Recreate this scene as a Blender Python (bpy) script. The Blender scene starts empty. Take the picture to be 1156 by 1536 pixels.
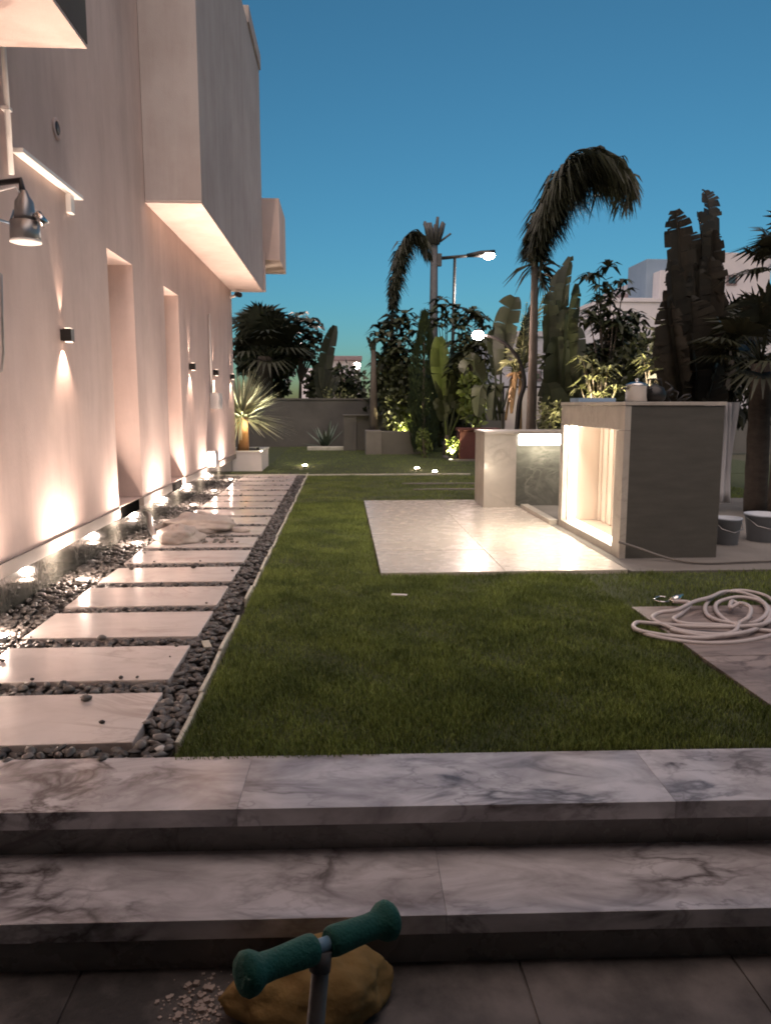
import bpy, bmesh, math, random
import numpy as np
from mathutils import Vector, Matrix, noise

random.seed(7); np.random.seed(7)
R = math.radians; PI = math.pi
S = bpy.context.scene
COL = S.collection

# ------------------------------------------------------------------ camera
FPX, CX, CY, EYE = 1150.0, 578.0, 768.0, 1.25
PITCH, YAW = R(8.018), R(3.253)
FW = Vector((math.sin(YAW)*math.cos(PITCH), math.cos(YAW)*math.cos(PITCH), -math.sin(PITCH)))
RT = Vector((math.cos(YAW), -math.sin(YAW), 0))
UP = RT.cross(FW)
cam = bpy.data.objects.new('camera', bpy.data.cameras.new('camera'))
COL.objects.link(cam)
cam.matrix_world = Matrix((( RT.x, UP.x, -FW.x, 0), (RT.y, UP.y, -FW.y, 0), (RT.z, UP.z, -FW.z, EYE), (0, 0, 0, 1)))
cam.data.sensor_fit = 'HORIZONTAL'; cam.data.sensor_width = 36
cam.data.lens = 36*FPX/1156
cam.data.clip_start = 0.05; cam.data.clip_end = 2000
S.camera = cam

def at(px, py, y):
    """World point on the plane Y=y seen at that pixel of the photograph."""
    d = FW + RT*((px-CX)/FPX) - UP*((py-CY)/FPX)
    return Vector((0, 0, EYE)) + d*(y/d.y)

# ------------------------------------------------------------------ world, added warm fill, exposure
W = bpy.data.worlds.new('World'); S.world = W; W.use_nodes = True
nt = W.node_tree; nt.nodes.clear()
sky = nt.nodes.new('ShaderNodeTexSky'); sky.sky_type = 'NISHITA'; sky.sun_disc = False
SUN_EL, SUN_ROT = R(3.0), R(200)
sky.sun_elevation = SUN_EL; sky.sun_rotation = SUN_ROT
sky.air_density = 0.7; sky.dust_density = 1.0; sky.ozone_density = 4.0
mixn = nt.nodes.new('ShaderNodeMix'); mixn.data_type = 'RGBA'; mixn.blend_type = 'MULTIPLY'
mixn.inputs['Factor'].default_value = 1.0
mixn.inputs['B'].default_value = (1.14, .95, .61, 1)
bg = nt.nodes.new('ShaderNodeBackground'); bg.inputs['Strength'].default_value = 0.11
wo = nt.nodes.new('ShaderNodeOutputWorld')
nt.links.new(sky.outputs[0], mixn.inputs['A']); nt.links.new(mixn.outputs['Result'], bg.inputs[0]); nt.links.new(bg.outputs[0], wo.inputs[0])

sl = bpy.data.lights.new('afterglow_fill', 'SUN'); sl.energy = 1.05; sl.angle = R(85); sl.color = (1, .79, .70)  # added warm fill sun, standing in for the glow after sunset
so = bpy.data.objects.new('afterglow_fill', sl); COL.objects.link(so)
so.rotation_euler = Vector((0.06, 0.36, -0.93)).to_track_quat('-Z', 'Y').to_euler()

S.view_settings.view_transform = 'Standard'; S.view_settings.look = 'None'
S.view_settings.gamma = 1; S.view_settings.exposure = 1.6
S.view_settings.use_curve_mapping = False
S.render.engine = 'CYCLES'
S.cycles.use_denoising = True; S.cycles.denoiser = 'OPENIMAGEDENOISE'
S.cycles.max_bounces = 6; S.cycles.diffuse_bounces = 3; S.cycles.glossy_bounces = 3
S.cycles.transparent_max_bounces = 8
S.cycles.sample_clamp_indirect = 4
S.cycles.caustics_reflective = False; S.cycles.caustics_refractive = False
S.cycles.filter_width = 1.9

WARM = (1.0, .70, .52)
PINK = (1.0, .66, .56)
NICHE = (1.0, .87, .70)
SPOT_K = 2.2

# ------------------------------------------------------------------ materials
def mat(name, col, rough=.6, metal=0, spec=.5, emit=None, estr=0, trans=0):
    m = bpy.data.materials.new(name); m.use_nodes = True
    b = m.node_tree.nodes['Principled BSDF']
    b.inputs['Base Color'].default_value = (*col, 1); b.inputs['Roughness'].default_value = rough
    b.inputs['Metallic'].default_value = metal; b.inputs['Specular IOR Level'].default_value = spec
    if emit:
        b.inputs['Emission Color'].default_value = (*emit, 1); b.inputs['Emission Strength'].default_value = estr
    if trans: b.inputs['Transmission Weight'].default_value = trans
    return m

def N(m, t, **kw):
    n = m.node_tree.nodes.new('ShaderNode'+t)
    for k, v in kw.items():
        if k in n.inputs: n.inputs[k].default_value = v
        else: setattr(n, k, v)
    return n
def L(m, a, b): m.node_tree.links.new(a, b)
def ramp(m, stops):
    r = N(m, 'ValToRGB'); e = r.color_ramp.elements
    e[0].position, e[0].color = stops[0][0], (*stops[0][1], 1)
    e[1].position, e[1].color = stops[-1][0], (*stops[-1][1], 1)
    for p, c in stops[1:-1]:
        x = e.new(p); x.color = (*c, 1)
    return r
def coords(m, scale=(1, 1, 1), objspace=False):
    mp = N(m, 'Mapping'); mp.inputs['Scale'].default_value = scale
    if objspace:
        tc = N(m, 'TexCoord'); L(m, tc.outputs['Object'], mp.inputs['Vector'])
    else:
        g = N(m, 'NewGeometry'); L(m, g.outputs['Position'], mp.inputs['Vector'])
    return mp.outputs[0]

def noisy(name, c0, c1, scale=5, rough=.6, bump=.0, bscale=None, detail=5, stretch=(1, 1, 1), objspace=False, spec=.5, island=0, metal=0, trans=0, rvar=0):
    """Base colour from noise, optional bump and a per-piece value shift."""
    m = mat(name, c0, rough, metal, spec); b = m.node_tree.nodes['Principled BSDF']
    v = coords(m, stretch, objspace)
    n = N(m, 'TexNoise', Scale=scale, Detail=detail, Roughness=.6); L(m, v, n.inputs['Vector'])
    r = ramp(m, [(.3, c0), (.7, c1)]); L(m, n.outputs['Fac'], r.inputs[0])
    out = r.outputs[0]
    if island:
        g = N(m, 'NewGeometry'); oi = N(m, 'ObjectInfo')
        ad = N(m, 'Math', operation='ADD'); L(m, g.outputs['Random Per Island'], ad.inputs[0]); L(m, oi.outputs['Random'], ad.inputs[1])
        fr = N(m, 'Math', operation='FRACT'); L(m, ad.outputs[0], fr.inputs[0])
        mr = N(m, 'MapRange'); mr.inputs['To Min'].default_value = 1-island; mr.inputs['To Max'].default_value = 1+island
        L(m, fr.outputs[0], mr.inputs['Value'])
        h = N(m, 'HueSaturation'); L(m, mr.outputs[0], h.inputs['Value']); L(m, out, h.inputs['Color']); out = h.outputs[0]
    L(m, out, b.inputs['Base Color'])
    if bump:
        n2 = N(m, 'TexNoise', Scale=bscale or scale*6, Detail=4); L(m, v, n2.inputs['Vector'])
        bp = N(m, 'Bump', Strength=bump, Distance=.01); L(m, n2.outputs['Fac'], bp.inputs['Height']); L(m, bp.outputs[0], b.inputs['Normal'])
    if rvar:
        n3 = N(m, 'TexNoise', Scale=scale*.7, Detail=6); L(m, v, n3.inputs['Vector'])
        mr = N(m, 'MapRange'); mr.inputs['From Min'].default_value = .35; mr.inputs['From Max'].default_value = .65
        mr.inputs['To Min'].default_value = rough-rvar; mr.inputs['To Max'].default_value = rough+rvar
        L(m, n3.outputs['Fac'], mr.inputs['Value']); L(m, mr.outputs[0], b.inputs['Roughness'])
    return m

def marble(name, c0, c1, vein, scale=1.6, rough=.16, rot=.5, vw=.035, vs=.85, spec=.5, dist=1):
    m = mat(name, c0, rough, 0, spec); b = m.node_tree.nodes['Principled BSDF']
    g = N(m, 'NewGeometry'); oi = N(m, 'ObjectInfo')
    off = N(m, 'VectorMath', operation='SCALE'); off.inputs[0].default_value = (7.3, 3.1, 5.7)
    L(m, oi.outputs['Random'], off.inputs['Scale'])
    ad = N(m, 'VectorMath', operation='ADD'); L(m, g.outputs['Position'], ad.inputs[0]); L(m, off.outputs[0], ad.inputs[1])
    mp = N(m, 'Mapping'); mp.inputs['Rotation'].default_value = (0, .3, rot); mp.inputs['Scale'].default_value = (1, 2.2, 1.5)
    L(m, ad.outputs[0], mp.inputs['Vector'])
    cl = N(m, 'TexNoise', Scale=scale*1.3, Detail=7, Roughness=.62, Distortion=.6); L(m, mp.outputs[0], cl.inputs['Vector'])
    cr = ramp(m, [(.32, c1), (.62, c0)]); L(m, cl.outputs['Fac'], cr.inputs[0])
    def veins(sc, wd, dist):
        n = N(m, 'TexNoise', Scale=sc, Detail=6, Roughness=.55, Distortion=dist); L(m, mp.outputs[0], n.inputs['Vector'])
        s = N(m, 'Math', operation='SUBTRACT'); s.inputs[1].default_value = .5; L(m, n.outputs['Fac'], s.inputs[0])
        a = N(m, 'Math', operation='ABSOLUTE'); L(m, s.outputs[0], a.inputs[0])
        mr = N(m, 'MapRange'); mr.inputs['From Max'].default_value = wd; mr.inputs['To Min'].default_value = 1; mr.inputs['To Max'].default_value = 0
        L(m, a.outputs[0], mr.inputs['Value']); return mr.outputs[0]
    v1, v2 = veins(scale*.8, vw, 1.2*dist), veins(scale*2.1, vw*.7, .8*dist)
    h = N(m, 'Math', operation='MULTIPLY'); h.inputs[1].default_value = .5; L(m, v2, h.inputs[0])
    mx = N(m, 'Math', operation='MAXIMUM'); L(m, v1, mx.inputs[0]); L(m, h.outputs[0], mx.inputs[1])
    # veins fade in and out along their length
    fd = N(m, 'TexNoise', Scale=scale*1.1, Detail=2); L(m, ad.outputs[0], fd.inputs['Vector'])
    fm = N(m, 'MapRange'); fm.inputs['From Min'].default_value = .38; fm.inputs['From Max'].default_value = .62; fm.inputs['To Max'].default_value = vs
    L(m, fd.outputs['Fac'], fm.inputs['Value'])
    ml = N(m, 'Math', operation='MULTIPLY'); L(m, mx.outputs[0], ml.inputs[0]); L(m, fm.outputs[0], ml.inputs[1])
    mc = N(m, 'Mix', data_type='RGBA'); L(m, ml.outputs[0], mc.inputs['Factor']); L(m, cr.outputs[0], mc.inputs['A']); mc.inputs['B'].default_value = (*vein, 1)
    L(m, mc.outputs['Result'], b.inputs['Base Color'])
    sm = N(m, 'TexNoise', Scale=9, Detail=6); L(m, ad.outputs[0], sm.inputs['Vector'])
    rr = N(m, 'MapRange'); rr.inputs['From Min'].default_value = .35; rr.inputs['From Max'].default_value = .7
    rr.inputs['To Min'].default_value = rough*.95; rr.inputs['To Max'].default_value = rough*1.3
    L(m, sm.outputs['Fac'], rr.inputs['Value']); L(m, rr.outputs[0], b.inputs['Roughness'])
    return m

def leafmat(name, c0, c1, rough=.5, trans=.0):
    m = noisy(name, c0, c1, 4, rough, island=.35, spec=.35)
    return m

M = {}
M['stucco'] = noisy('stucco', (.53, .41, .375), (.65, .52, .48), 1.5, .9, .16, 90, spec=.15, detail=9, stretch=(1, 1, .45))
M['stucco_grey'] = noisy('stucco_grey', (.40, .355, .345), (.46, .41, .40), 1.3, .9, .3, 90, spec=.15)
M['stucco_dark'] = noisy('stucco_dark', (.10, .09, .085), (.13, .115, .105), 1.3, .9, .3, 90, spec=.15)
M['skirting'] = noisy('skirting', (.20, .17, .155), (.26, .22, .20), 2, .6, .1, 60)
def weathered(m, amount=.22):
    t = m.node_tree; b = t.nodes['Principled BSDF']; src = b.inputs['Base Color'].links[0].from_socket
    v = coords(m, (2.2, 2.2, .22)); n = N(m, 'TexNoise', Scale=1.6, Detail=8, Roughness=.65); L(m, v, n.inputs['Vector'])
    v2 = coords(m, (1, 1, 1)); n2 = N(m, 'TexNoise', Scale=.9, Detail=6, Roughness=.7); L(m, v2, n2.inputs['Vector'])
    a = N(m, 'Math', operation='MULTIPLY'); L(m, n.outputs['Fac'], a.inputs[0]); L(m, n2.outputs['Fac'], a.inputs[1])
    mr = N(m, 'MapRange'); mr.inputs['From Min'].default_value = .20; mr.inputs['From Max'].default_value = .36; mr.inputs['To Min'].default_value = 0; mr.inputs['To Max'].default_value = amount
    L(m, a.outputs[0], mr.inputs['Value'])
    mc = N(m, 'Mix', data_type='RGBA'); L(m, mr.outputs[0], mc.inputs['Factor']); L(m, src, mc.inputs['A']); mc.inputs['B'].default_value = (.24, .17, .145, 1)
    L(m, mc.outputs['Result'], b.inputs['Base Color'])
weathered(M['stucco']); weathered(M['stucco_grey'], .3); weathered(M['kiosk_dark'], .0) if False else None
M['stain'] = noisy('stain', (.52, .38, .29), (.58, .45, .36), 6, .9)
M['plinth'] = marble('plinth_marble', (.065, .066, .058), (.03, .031, .028), (.17, .165, .15), 2.2, .10)
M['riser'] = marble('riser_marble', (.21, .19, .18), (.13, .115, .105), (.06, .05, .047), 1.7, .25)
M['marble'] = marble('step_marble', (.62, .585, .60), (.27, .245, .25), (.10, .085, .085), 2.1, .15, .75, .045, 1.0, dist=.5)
M['slab'] = marble('slab_marble', (.66, .60, .57), (.54, .48, .45), (.36, .29, .26), 1.3, .18, .3, .03, .6)
M['patio'] = marble('patio_marble', (.58, .52, .45), (.545, .485, .415), (.46, .41, .35), 1.2, .24, .9, .02, .2)
M['kiosk'] = marble('kiosk_marble', (.50, .46, .40), (.40, .36, .31), (.26, .22, .18), 1.6, .3, 1.1, .03, .6)
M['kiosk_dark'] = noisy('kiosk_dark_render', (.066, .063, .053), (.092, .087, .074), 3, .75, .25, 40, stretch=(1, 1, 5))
M['green_marble'] = marble('green_marble', (.16, .16, .135), (.10, .10, .085), (.26, .255, .215), 2.4, .15, .4, .05)
M['cabinet'] = noisy('cabinet_laminate', (.50, .41, .345), (.55, .455, .385), 3, .45, stretch=(4, 4, .6))
M['black'] = mat('black_metal', (.018, .016, .015), .4, .3)
M['void'] = mat('matt_black', (.006, .006, .006), 1, 0, 0)
M['grey_metal'] = noisy('grey_metal', (.30, .29, .28), (.40, .38, .37), 8, .35, metal=.8)
M['mast'] = noisy('mast_paint', (.05, .05, .055), (.08, .08, .085), 2, .6)
M['steel'] = noisy('steel', (.62, .60, .57), (.70, .68, .66), 8, .22, metal=1)
M['white_paint'] = noisy('white_paint', (.72, .68, .65), (.78, .74, .71), 5, .5)
M['white_plastic'] = noisy('white_plastic', (.34, .37, .42), (.42, .45, .49), 5, .4)
M['blue_plastic'] = noisy('blue_plastic', (.20, .30, .42), (.26, .36, .48), 5, .4)
M['soil'] = noisy('soil', (.045, .04, .036), (.075, .066, .058), 12, .95, .6, 40)
M['ground'] = noisy('ground', (.055, .058, .035), (.08, .075, .05), 3, .95, .5, 30)
M['turf'] = noisy('turf_soil', (.030, .042, .012), (.05, .06, .02), 14, 1, .8, 60)
M['grass'] = noisy('grass', (.112, .150, .040), (.21, .262, .066), 2.4, .6, island=.45, spec=.25)
M['edging'] = noisy('edging_stone', (.42, .40, .33), (.62, .59, .50), 9, .8, .4, 60)
M['pebble'] = noisy('pebble', (.065, .060, .056), (.125, .115, .108), 9, .5, .3, 50, island=.65, objspace=False)
M['pale_stone'] = noisy('pale_stone', (.5, .49, .48), (.6, .59, .58), 9, .6)
M['concrete'] = noisy('concrete', (.14, .128, .115), (.20, .185, .168), 2.5, .85, .3, 50)
M['conc_wall'] = noisy('concrete_wall', (.10, .094, .083), (.145, .135, .12), 1.6, .9, .3, 40)
M['pave_dark'] = noisy('dark_paving', (.045, .040, .039), (.20, .175, .165), 2.3, .7, .3, 50, detail=13, rvar=.15)
M['dust'] = noisy('dust', (.34, .27, .235), (.46, .38, .34), 9, .95)
M['pad'] = marble('pad_marble', (.30, .245, .225), (.17, .135, .125), (.09, .065, .06), 1.8, .45, 1.2, .05, .9)
M['hose'] = noisy('hose_rubber', (.44, .39, .38), (.52, .465, .45), 10, .5)
M['teal'] = noisy('teal_foam', (.010, .092, .072), (.014, .12, .092), 40, .75, .4, 160, objspace=True)
M['stem_paint'] = noisy('stem_paint', (.09, .085, .085), (.13, .12, .12), 20, .5)
M['blue_tape'] = mat('blue_tape', (.22, .38, .52), .35)
M['ochre'] = noisy('ochre_cloth', (.22, .13, .042), (.30, .19, .065), 7, .9, .5, 26)
M['sack'] = noisy('woven_sack', (.34, .29, .265), (.50, .44, .40), 7, .9, .9, 16)
M['bark'] = noisy('bark', (.075, .06, .048), (.13, .108, .088), 9, .9, .6, 40, stretch=(1, 1, .4))
M['dark_bark'] = noisy('dark_bark', (.045, .034, .026), (.08, .062, .048), 9, .95, .7, 40, stretch=(1, 1, 2))
M['pale_bark'] = noisy('pale_bark', (.34, .28, .22), (.46, .39, .32), 9, .85, .4, 40)
M['orange_bark'] = noisy('fibrous_bark', (.42, .20, .085), (.52, .28, .13), 14, .95, .6, 50, stretch=(1, 1, .5))
M['dry_leaf'] = leafmat('dry_leaf', (.30, .19, .085), (.42, .28, .14))
M['palm'] = leafmat('palm_leaf', (.022, .024, .013), (.036, .038, .02))
M['banana'] = leafmat('banana_leaf', (.028, .036, .018), (.046, .052, .026), .5)
M['banana_dark'] = leafmat('brown_banana_leaf', (.016, .014, .010), (.027, .022, .014), .55)
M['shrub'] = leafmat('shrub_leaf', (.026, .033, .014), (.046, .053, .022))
M['lime'] = leafmat('lit_lime_leaf', (.07, .10, .022), (.12, .15, .036))  # leaf colour raised to carry the garden spots' light
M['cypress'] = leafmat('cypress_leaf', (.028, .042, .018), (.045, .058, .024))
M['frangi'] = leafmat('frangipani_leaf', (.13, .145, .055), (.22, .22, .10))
M['yucca'] = leafmat('yucca_leaf', (.36, .38, .24), (.50, .50, .34))
M['agave'] = leafmat('agave_leaf', (.08, .11, .085), (.13, .16, .12))
M['lilac_wall'] = noisy('pale_render', (.46, .43, .47), (.55, .51, .54), 1, .9)
M['blue_wall'] = noisy('blue_grey_render', (.17, .23, .32), (.21, .27, .36), 1, .9)
M['roof_trim'] = noisy('roof_trim', (.16, .12, .13), (.20, .15, .16), 2, .8)
M['glass'] = mat('dark_glass', (.03, .035, .04), .08, 0, .8)
M['pale_panel'] = noisy('pale_panel', (.60, .50, .44), (.66, .56, .50), 3, .5)
M['terracotta'] = noisy('terracotta', (.075, .022, .02), (.10, .032, .028), 5, .8, .2)
M['sheet'] = noisy('plastic_sheet', (.42, .41, .42), (.54, .53, .53), 4, .35, .6, 9, stretch=(3, 3, .6))
def contrast(m, lo, hi):
    e = next(n for n in m.node_tree.nodes if n.type == 'VALTORGB').color_ramp.elements; e[0].position, e[-1].position = lo, hi
contrast(M['pave_dark'], .40, .62); contrast(M['grass'], .38, .6)
def emis(name, col, s): return mat(name, col, .5, 0, .5, col, s)
M['sconce_lens'] = emis('sconce_lens', WARM, 2)
M['spot_dim'] = emis('spot_dim_lens', (1, .9, .6), 1.5)
M['lens'] = emis('uplight_lens', WARM, 60)
M['led'] = emis('led_strip', (1, .90, .76), 4)
M['led_hot'] = emis('led_hot', (1, .90, .74), 3)
M['street'] = emis('street_lens', (1, .84, .72), 40)
M['globe'] = emis('globe_lens', (1, .74, .66), 40)
M['glow_yellow'] = emis('spot_lens', (1, .9, .45), 30)

# ------------------------------------------------------------------ scene tree helpers
def tag(o, label=None, cat=None, group=None, kind=None):
    for k, v in (('label', label), ('category', cat), ('group', group), ('kind', kind)):
        if v: o[k] = v
    return o
def thing(name, label, cat, loc=(0, 0, 0), group=None, rotz=0):
    o = bpy.data.objects.new(name, None); COL.objects.link(o)
    o.empty_display_size = .1; o.location = loc; o.rotation_euler = (0, 0, rotz)
    return tag(o, label, cat, group)

class MB:
    """Collects geometry; positions are world positions unless the parent is given as local."""
    def __init__(s): s.v, s.f, s.sm = [], [], []
    def add(s, vs, fs, smooth=False):
        o = len(s.v); s.v += [tuple(p) for p in vs]
        s.f += [tuple(i+o for i in f) for f in fs]; s.sm += [smooth]*len(fs); return s
    def box(s, x0, x1, y0, y1, z0, z1, rz=0, c=None):
        vs = [(x, y, z) for z in (z0, z1) for x, y in ((x0, y0), (x1, y0), (x1, y1), (x0, y1))]
        if rz:
            cx, cy = c if c else ((x0+x1)/2, (y0+y1)/2); cs, sn = math.cos(rz), math.sin(rz)
            vs = [(cx+(x-cx)*cs-(y-cy)*sn, cy+(x-cx)*sn+(y-cy)*cs, z) for x, y, z in vs]
        return s.add(vs, [(0, 3, 2, 1), (4, 5, 6, 7), (0, 1, 5, 4), (1, 2, 6, 5), (2, 3, 7, 6), (3, 0, 4, 7)])
    def tube(s, pts, rad, n=8, caps=True, smooth=True):
        pts = [Vector(p) for p in pts]
        rs = rad if isinstance(rad, (list, tuple)) else [rad]*len(pts)
        vs, fs = [], []; u = None
        for i, p in enumerate(pts):
            t = (pts[min(i+1, len(pts)-1)]-pts[max(i-1, 0)]).normalized()
            if u is None:
                u = t.orthogonal().normalized()
            else:
                u = u - t*u.dot(t); u = u.normalized() if u.length > 1e-6 else t.orthogonal().normalized()
            w = t.cross(u)
            for k in range(n):
                a = 2*PI*k/n; vs.append(p+(u*math.cos(a)+w*math.sin(a))*rs[i])
        for i in range(len(pts)-1):
            for k in range(n):
                a, b = i*n+k, i*n+(k+1) % n; fs.append((a, b, b+n, a+n))
        s.add(vs, fs, smooth)
        if caps:
            o = len(s.v)-len(vs)
            s.f.append(tuple(o+k for k in range(n-1, -1, -1))); s.sm.append(False)
            e = o+(len(pts)-1)*n; s.f.append(tuple(e+k for k in range(n))); s.sm.append(False)
        return s
    def lathe(s, prof, c=(0, 0, 0), n=20, axis='z', smooth=True):
        vs, fs = [], []
        for r, z in prof:
            for k in range(n):
                a = 2*PI*k/n; x, y = r*math.cos(a), r*math.sin(a)
                q = (x, y, z) if axis == 'z' else ((z, x, y) if axis == 'x' else (x, z, y))
                vs.append((c[0]+q[0], c[1]+q[1], c[2]+q[2]))
        for i in range(len(prof)-1):
            for k in range(n):
                a, b = i*n+k, i*n+(k+1) % n; fs.append((a, b, b+n, a+n))
        fs.append(tuple(range(n-1, -1, -1))); fs.append(tuple((len(prof)-1)*n+k for k in range(n)))
        return s.add(vs, fs, smooth)
    def build(s, name, m, parent=None, bevel=0, local=False, solid=0, normals=True):
        me = bpy.data.meshes.new(name)
        off = Vector((0, 0, 0))
        if parent is not None and not local:
            p = parent
            while p is not None: off += p.location; p = p.parent
        me.from_pydata([tuple(Vector(v)-off) for v in s.v], [], s.f)
        me.polygons.foreach_set('use_smooth', s.sm)
        if bevel or normals:
            bm = bmesh.new(); bm.from_mesh(me)
            if normals and len(s.f) < 4000: bmesh.ops.recalc_face_normals(bm, faces=bm.faces)
            if bevel:
                ed = [e for e in bm.edges if len(e.link_faces) == 2 and e.calc_face_angle(0) > .6]
                bmesh.ops.bevel(bm, geom=ed, offset=bevel, segments=2, affect='EDGES', profile=.6)
            bm.to_mesh(me); bm.free()
        me.update()
        o = bpy.data.objects.new(name, me); COL.objects.link(o)
        if m: me.materials.append(m)
        if parent is not None: o.parent = parent
        if solid:
            md = o.modifiers.new('thickness', 'SOLIDIFY'); md.thickness = solid; md.offset = 0
        return o

def copy_tree(o, parent=None):
    c = o.copy(); COL.objects.link(c); c.parent = parent
    for ch in o.children: copy_tree(ch, c)
    return c
def lamp(name, parent, kind, loc, energy, col, aim=None, size=.03, angle=60, blend=.6, sy=None):
    """A light that belongs to a lamp; loc in the lamp's local frame."""
    l = bpy.data.lights.new(name, kind); l.energy = energy; l.color = col
    if kind == 'SPOT': l.spot_size = R(angle); l.spot_blend = blend; l.shadow_soft_size = size
    elif kind == 'POINT': l.shadow_soft_size = size
    elif kind == 'AREA':
        l.size = size
        if sy: l.shape = 'RECTANGLE'; l.size_y = sy
    o = bpy.data.objects.new(name, l); COL.objects.link(o); o.parent = parent; o.location = loc
    if aim is not None: o.rotation_euler = Vector(aim).to_track_quat('-Z', 'Y').to_euler()
    return o

# ================================================================== SETTING: ground, sky-level terrain
g = MB()
g.add([(-600, -600, -.36), (600, -600, -.36), (600, 900, -.36), (-600, 900, -.36)], [(0, 1, 2, 3)])
tag(g.build('ground', M['ground']), kind='structure')

# raised garden soil: body under lawn, path and planting (front edge hidden behind the steps)
g = MB(); g.box(-2.6, 9, 2.62, 40, -.35, -.06)
tag(g.build('garden_soil', M['soil']), kind='structure')

# dark paving in front of the steps
terr = MB().box(-4, 6, -6, 2.30, -.355, -.345).build('terrace', M['pave_dark']); tag(terr, kind='structure')
proto = None
for i in range(-5, 8):
    for j in range(-5, 5):
        x, y = i*.62-.12, j*.62-.18
        if proto is None:
            proto = MB().box(0, .612, 0, .612, -.351, -.338).build('paving_tile', M['pave_dark'], terr, bevel=.003)
            o = proto
        else:
            o = proto.copy(); COL.objects.link(o)
        o.location = (x, y, random.uniform(-.0015, .0015))

# steps: two marble treads on recessed risers
STEP_ROT = R(-1.3)
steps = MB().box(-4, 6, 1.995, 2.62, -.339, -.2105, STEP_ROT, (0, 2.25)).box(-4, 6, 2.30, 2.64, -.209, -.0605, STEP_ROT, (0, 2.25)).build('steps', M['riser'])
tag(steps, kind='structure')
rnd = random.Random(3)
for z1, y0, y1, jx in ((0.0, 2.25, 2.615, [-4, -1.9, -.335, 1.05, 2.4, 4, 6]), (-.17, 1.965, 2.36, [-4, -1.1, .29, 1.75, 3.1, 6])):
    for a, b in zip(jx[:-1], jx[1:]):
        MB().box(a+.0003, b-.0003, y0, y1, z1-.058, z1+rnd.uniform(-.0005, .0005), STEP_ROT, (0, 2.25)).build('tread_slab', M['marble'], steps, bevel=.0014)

# lawn ground sheets
lawn = MB().box(-.60, 1.77, 2.60, 5.53, -.055, -.012).box(1.77, 9, 4.53, 5.53, -.055, -.012).box(-.60, .272, 5.53, 13.62, -.055, -.012).box(.272, 9, 9.9, 13.62, -.055, -.012)
lawn = tag(lawn.build('lawn', M['turf']), kind='structure')
MB().box(-2.6, 9, 13.68, 40, -.055, -.012).build('planting_bed', M['turf'])
tag(bpy.data.objects['planting_bed'], kind='structure')

# path: pebble bed with marble slabs
path = tag(MB().box(-2.6, -.64, 2.615, 13.66, -.055, -.045).build('path', M['soil']), kind='structure')
rs = random.Random(5)
NS = 17
for k in range(NS):
    y = 2.75+.66*k; h = rs.uniform(-.003, .003)
    MB().box(-1.72+rs.uniform(-.006, .006), -.79+rs.uniform(-.006, .006), y, y+.50, -.045, .004+h, rs.uniform(-.004, .004)).build('paving_slab', M['slab'], path, bevel=.004)
# broken pale stone edging along the lawn
re = random.Random(8); y = 2.74
while y < 13.6:
    ln = re.uniform(.18, .5); dx = re.uniform(-.006, .006)
    if re.random() < .86 or y > 5:
        MB().box(-.632+dx, -.613+dx, y, y+ln-.01, -.05, re.uniform(-.006, .012), re.uniform(-.02, .02)).build('edging_stone', M['edging'], path, bevel=.005)
    y += ln
# pebbles
def pebble_proto(seed):
    r = np.random.RandomState(seed); vs = []; fs = []
    rings = ((-.95, .25), (-.45, .86), (.25, .97), (.9, .35)); n = 7
    for z, q in rings:
        for k in range(n):
            a = 2*PI*(k+.5*(z > 0))/n
            vs.append((q*math.cos(a)*r.uniform(.8, 1.12), q*math.sin(a)*r.uniform(.8, 1.12), z*r.uniform(.85, 1.1)))
    for i in range(3):
        for k in range(n):
            a, b = i*n+k, i*n+(k+1) % n; fs.append((a, b, b+n, a+n))
    fs += [tuple(range(n-1, -1, -1)), tuple(3*n+k for k in range(n))]
    return np.array(vs), fs
PB = [pebble_proto(s) for s in range(5)]
spots = []
rp = random.Random(11)
def scatter(x0, x1, y0, y1, dens):
    for _ in range(int((x1-x0)*(y1-y0)*dens)):
        x, y = rp.uniform(x0, x1), rp.uniform(y0, y1)
        spots.append((x, y, rp.uniform(-.034, -.004), rp.uniform(.018, .036), rp.uniform(.012, .022), rp.uniform(.008, .016), rp.uniform(0, PI), rp.randrange(5)))
scatter(-.785, -.645, 2.62, 13.6, 1000)
scatter(-2.06, -1.725, 2.62, 13.6, 750)
scatter(-1.72, -.785, 2.62, 2.745, 1000)
for k in range(NS): scatter(-1.72, -.79, 3.255+.66*k, 3.405+.66*k, 1500 if k < 8 else 900)
for _ in range(46):   # a few pebbles kicked onto the slabs' edges
    k = rp.randrange(NS); sd = rp.choice((0, 1)); q = rp.uniform(.006, .014)
    spots.append((rp.choice((-1.70, -.81))+rp.gauss(0, .05) if sd else rp.uniform(-1.7, -.82), 2.75+.66*k+(rp.uniform(0, .5) if sd else rp.choice((.02, .48))), .012, q, q*.8, q*.6, rp.uniform(0, PI), rp.randrange(5)))
spots.sort(key=lambda s: s[1]+(3 if s[0] < -1.72 else 0)+rp.uniform(0, .3))
pm = []
for vs, fs in PB:
    me = bpy.data.meshes.new('pebble'); me.from_pydata([tuple(v) for v in vs], [], fs)
    me.polygons.foreach_set('use_smooth', [True]*len(fs)); me.materials.append(M['pebble']); pm.append(me)
big = MB()
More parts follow.
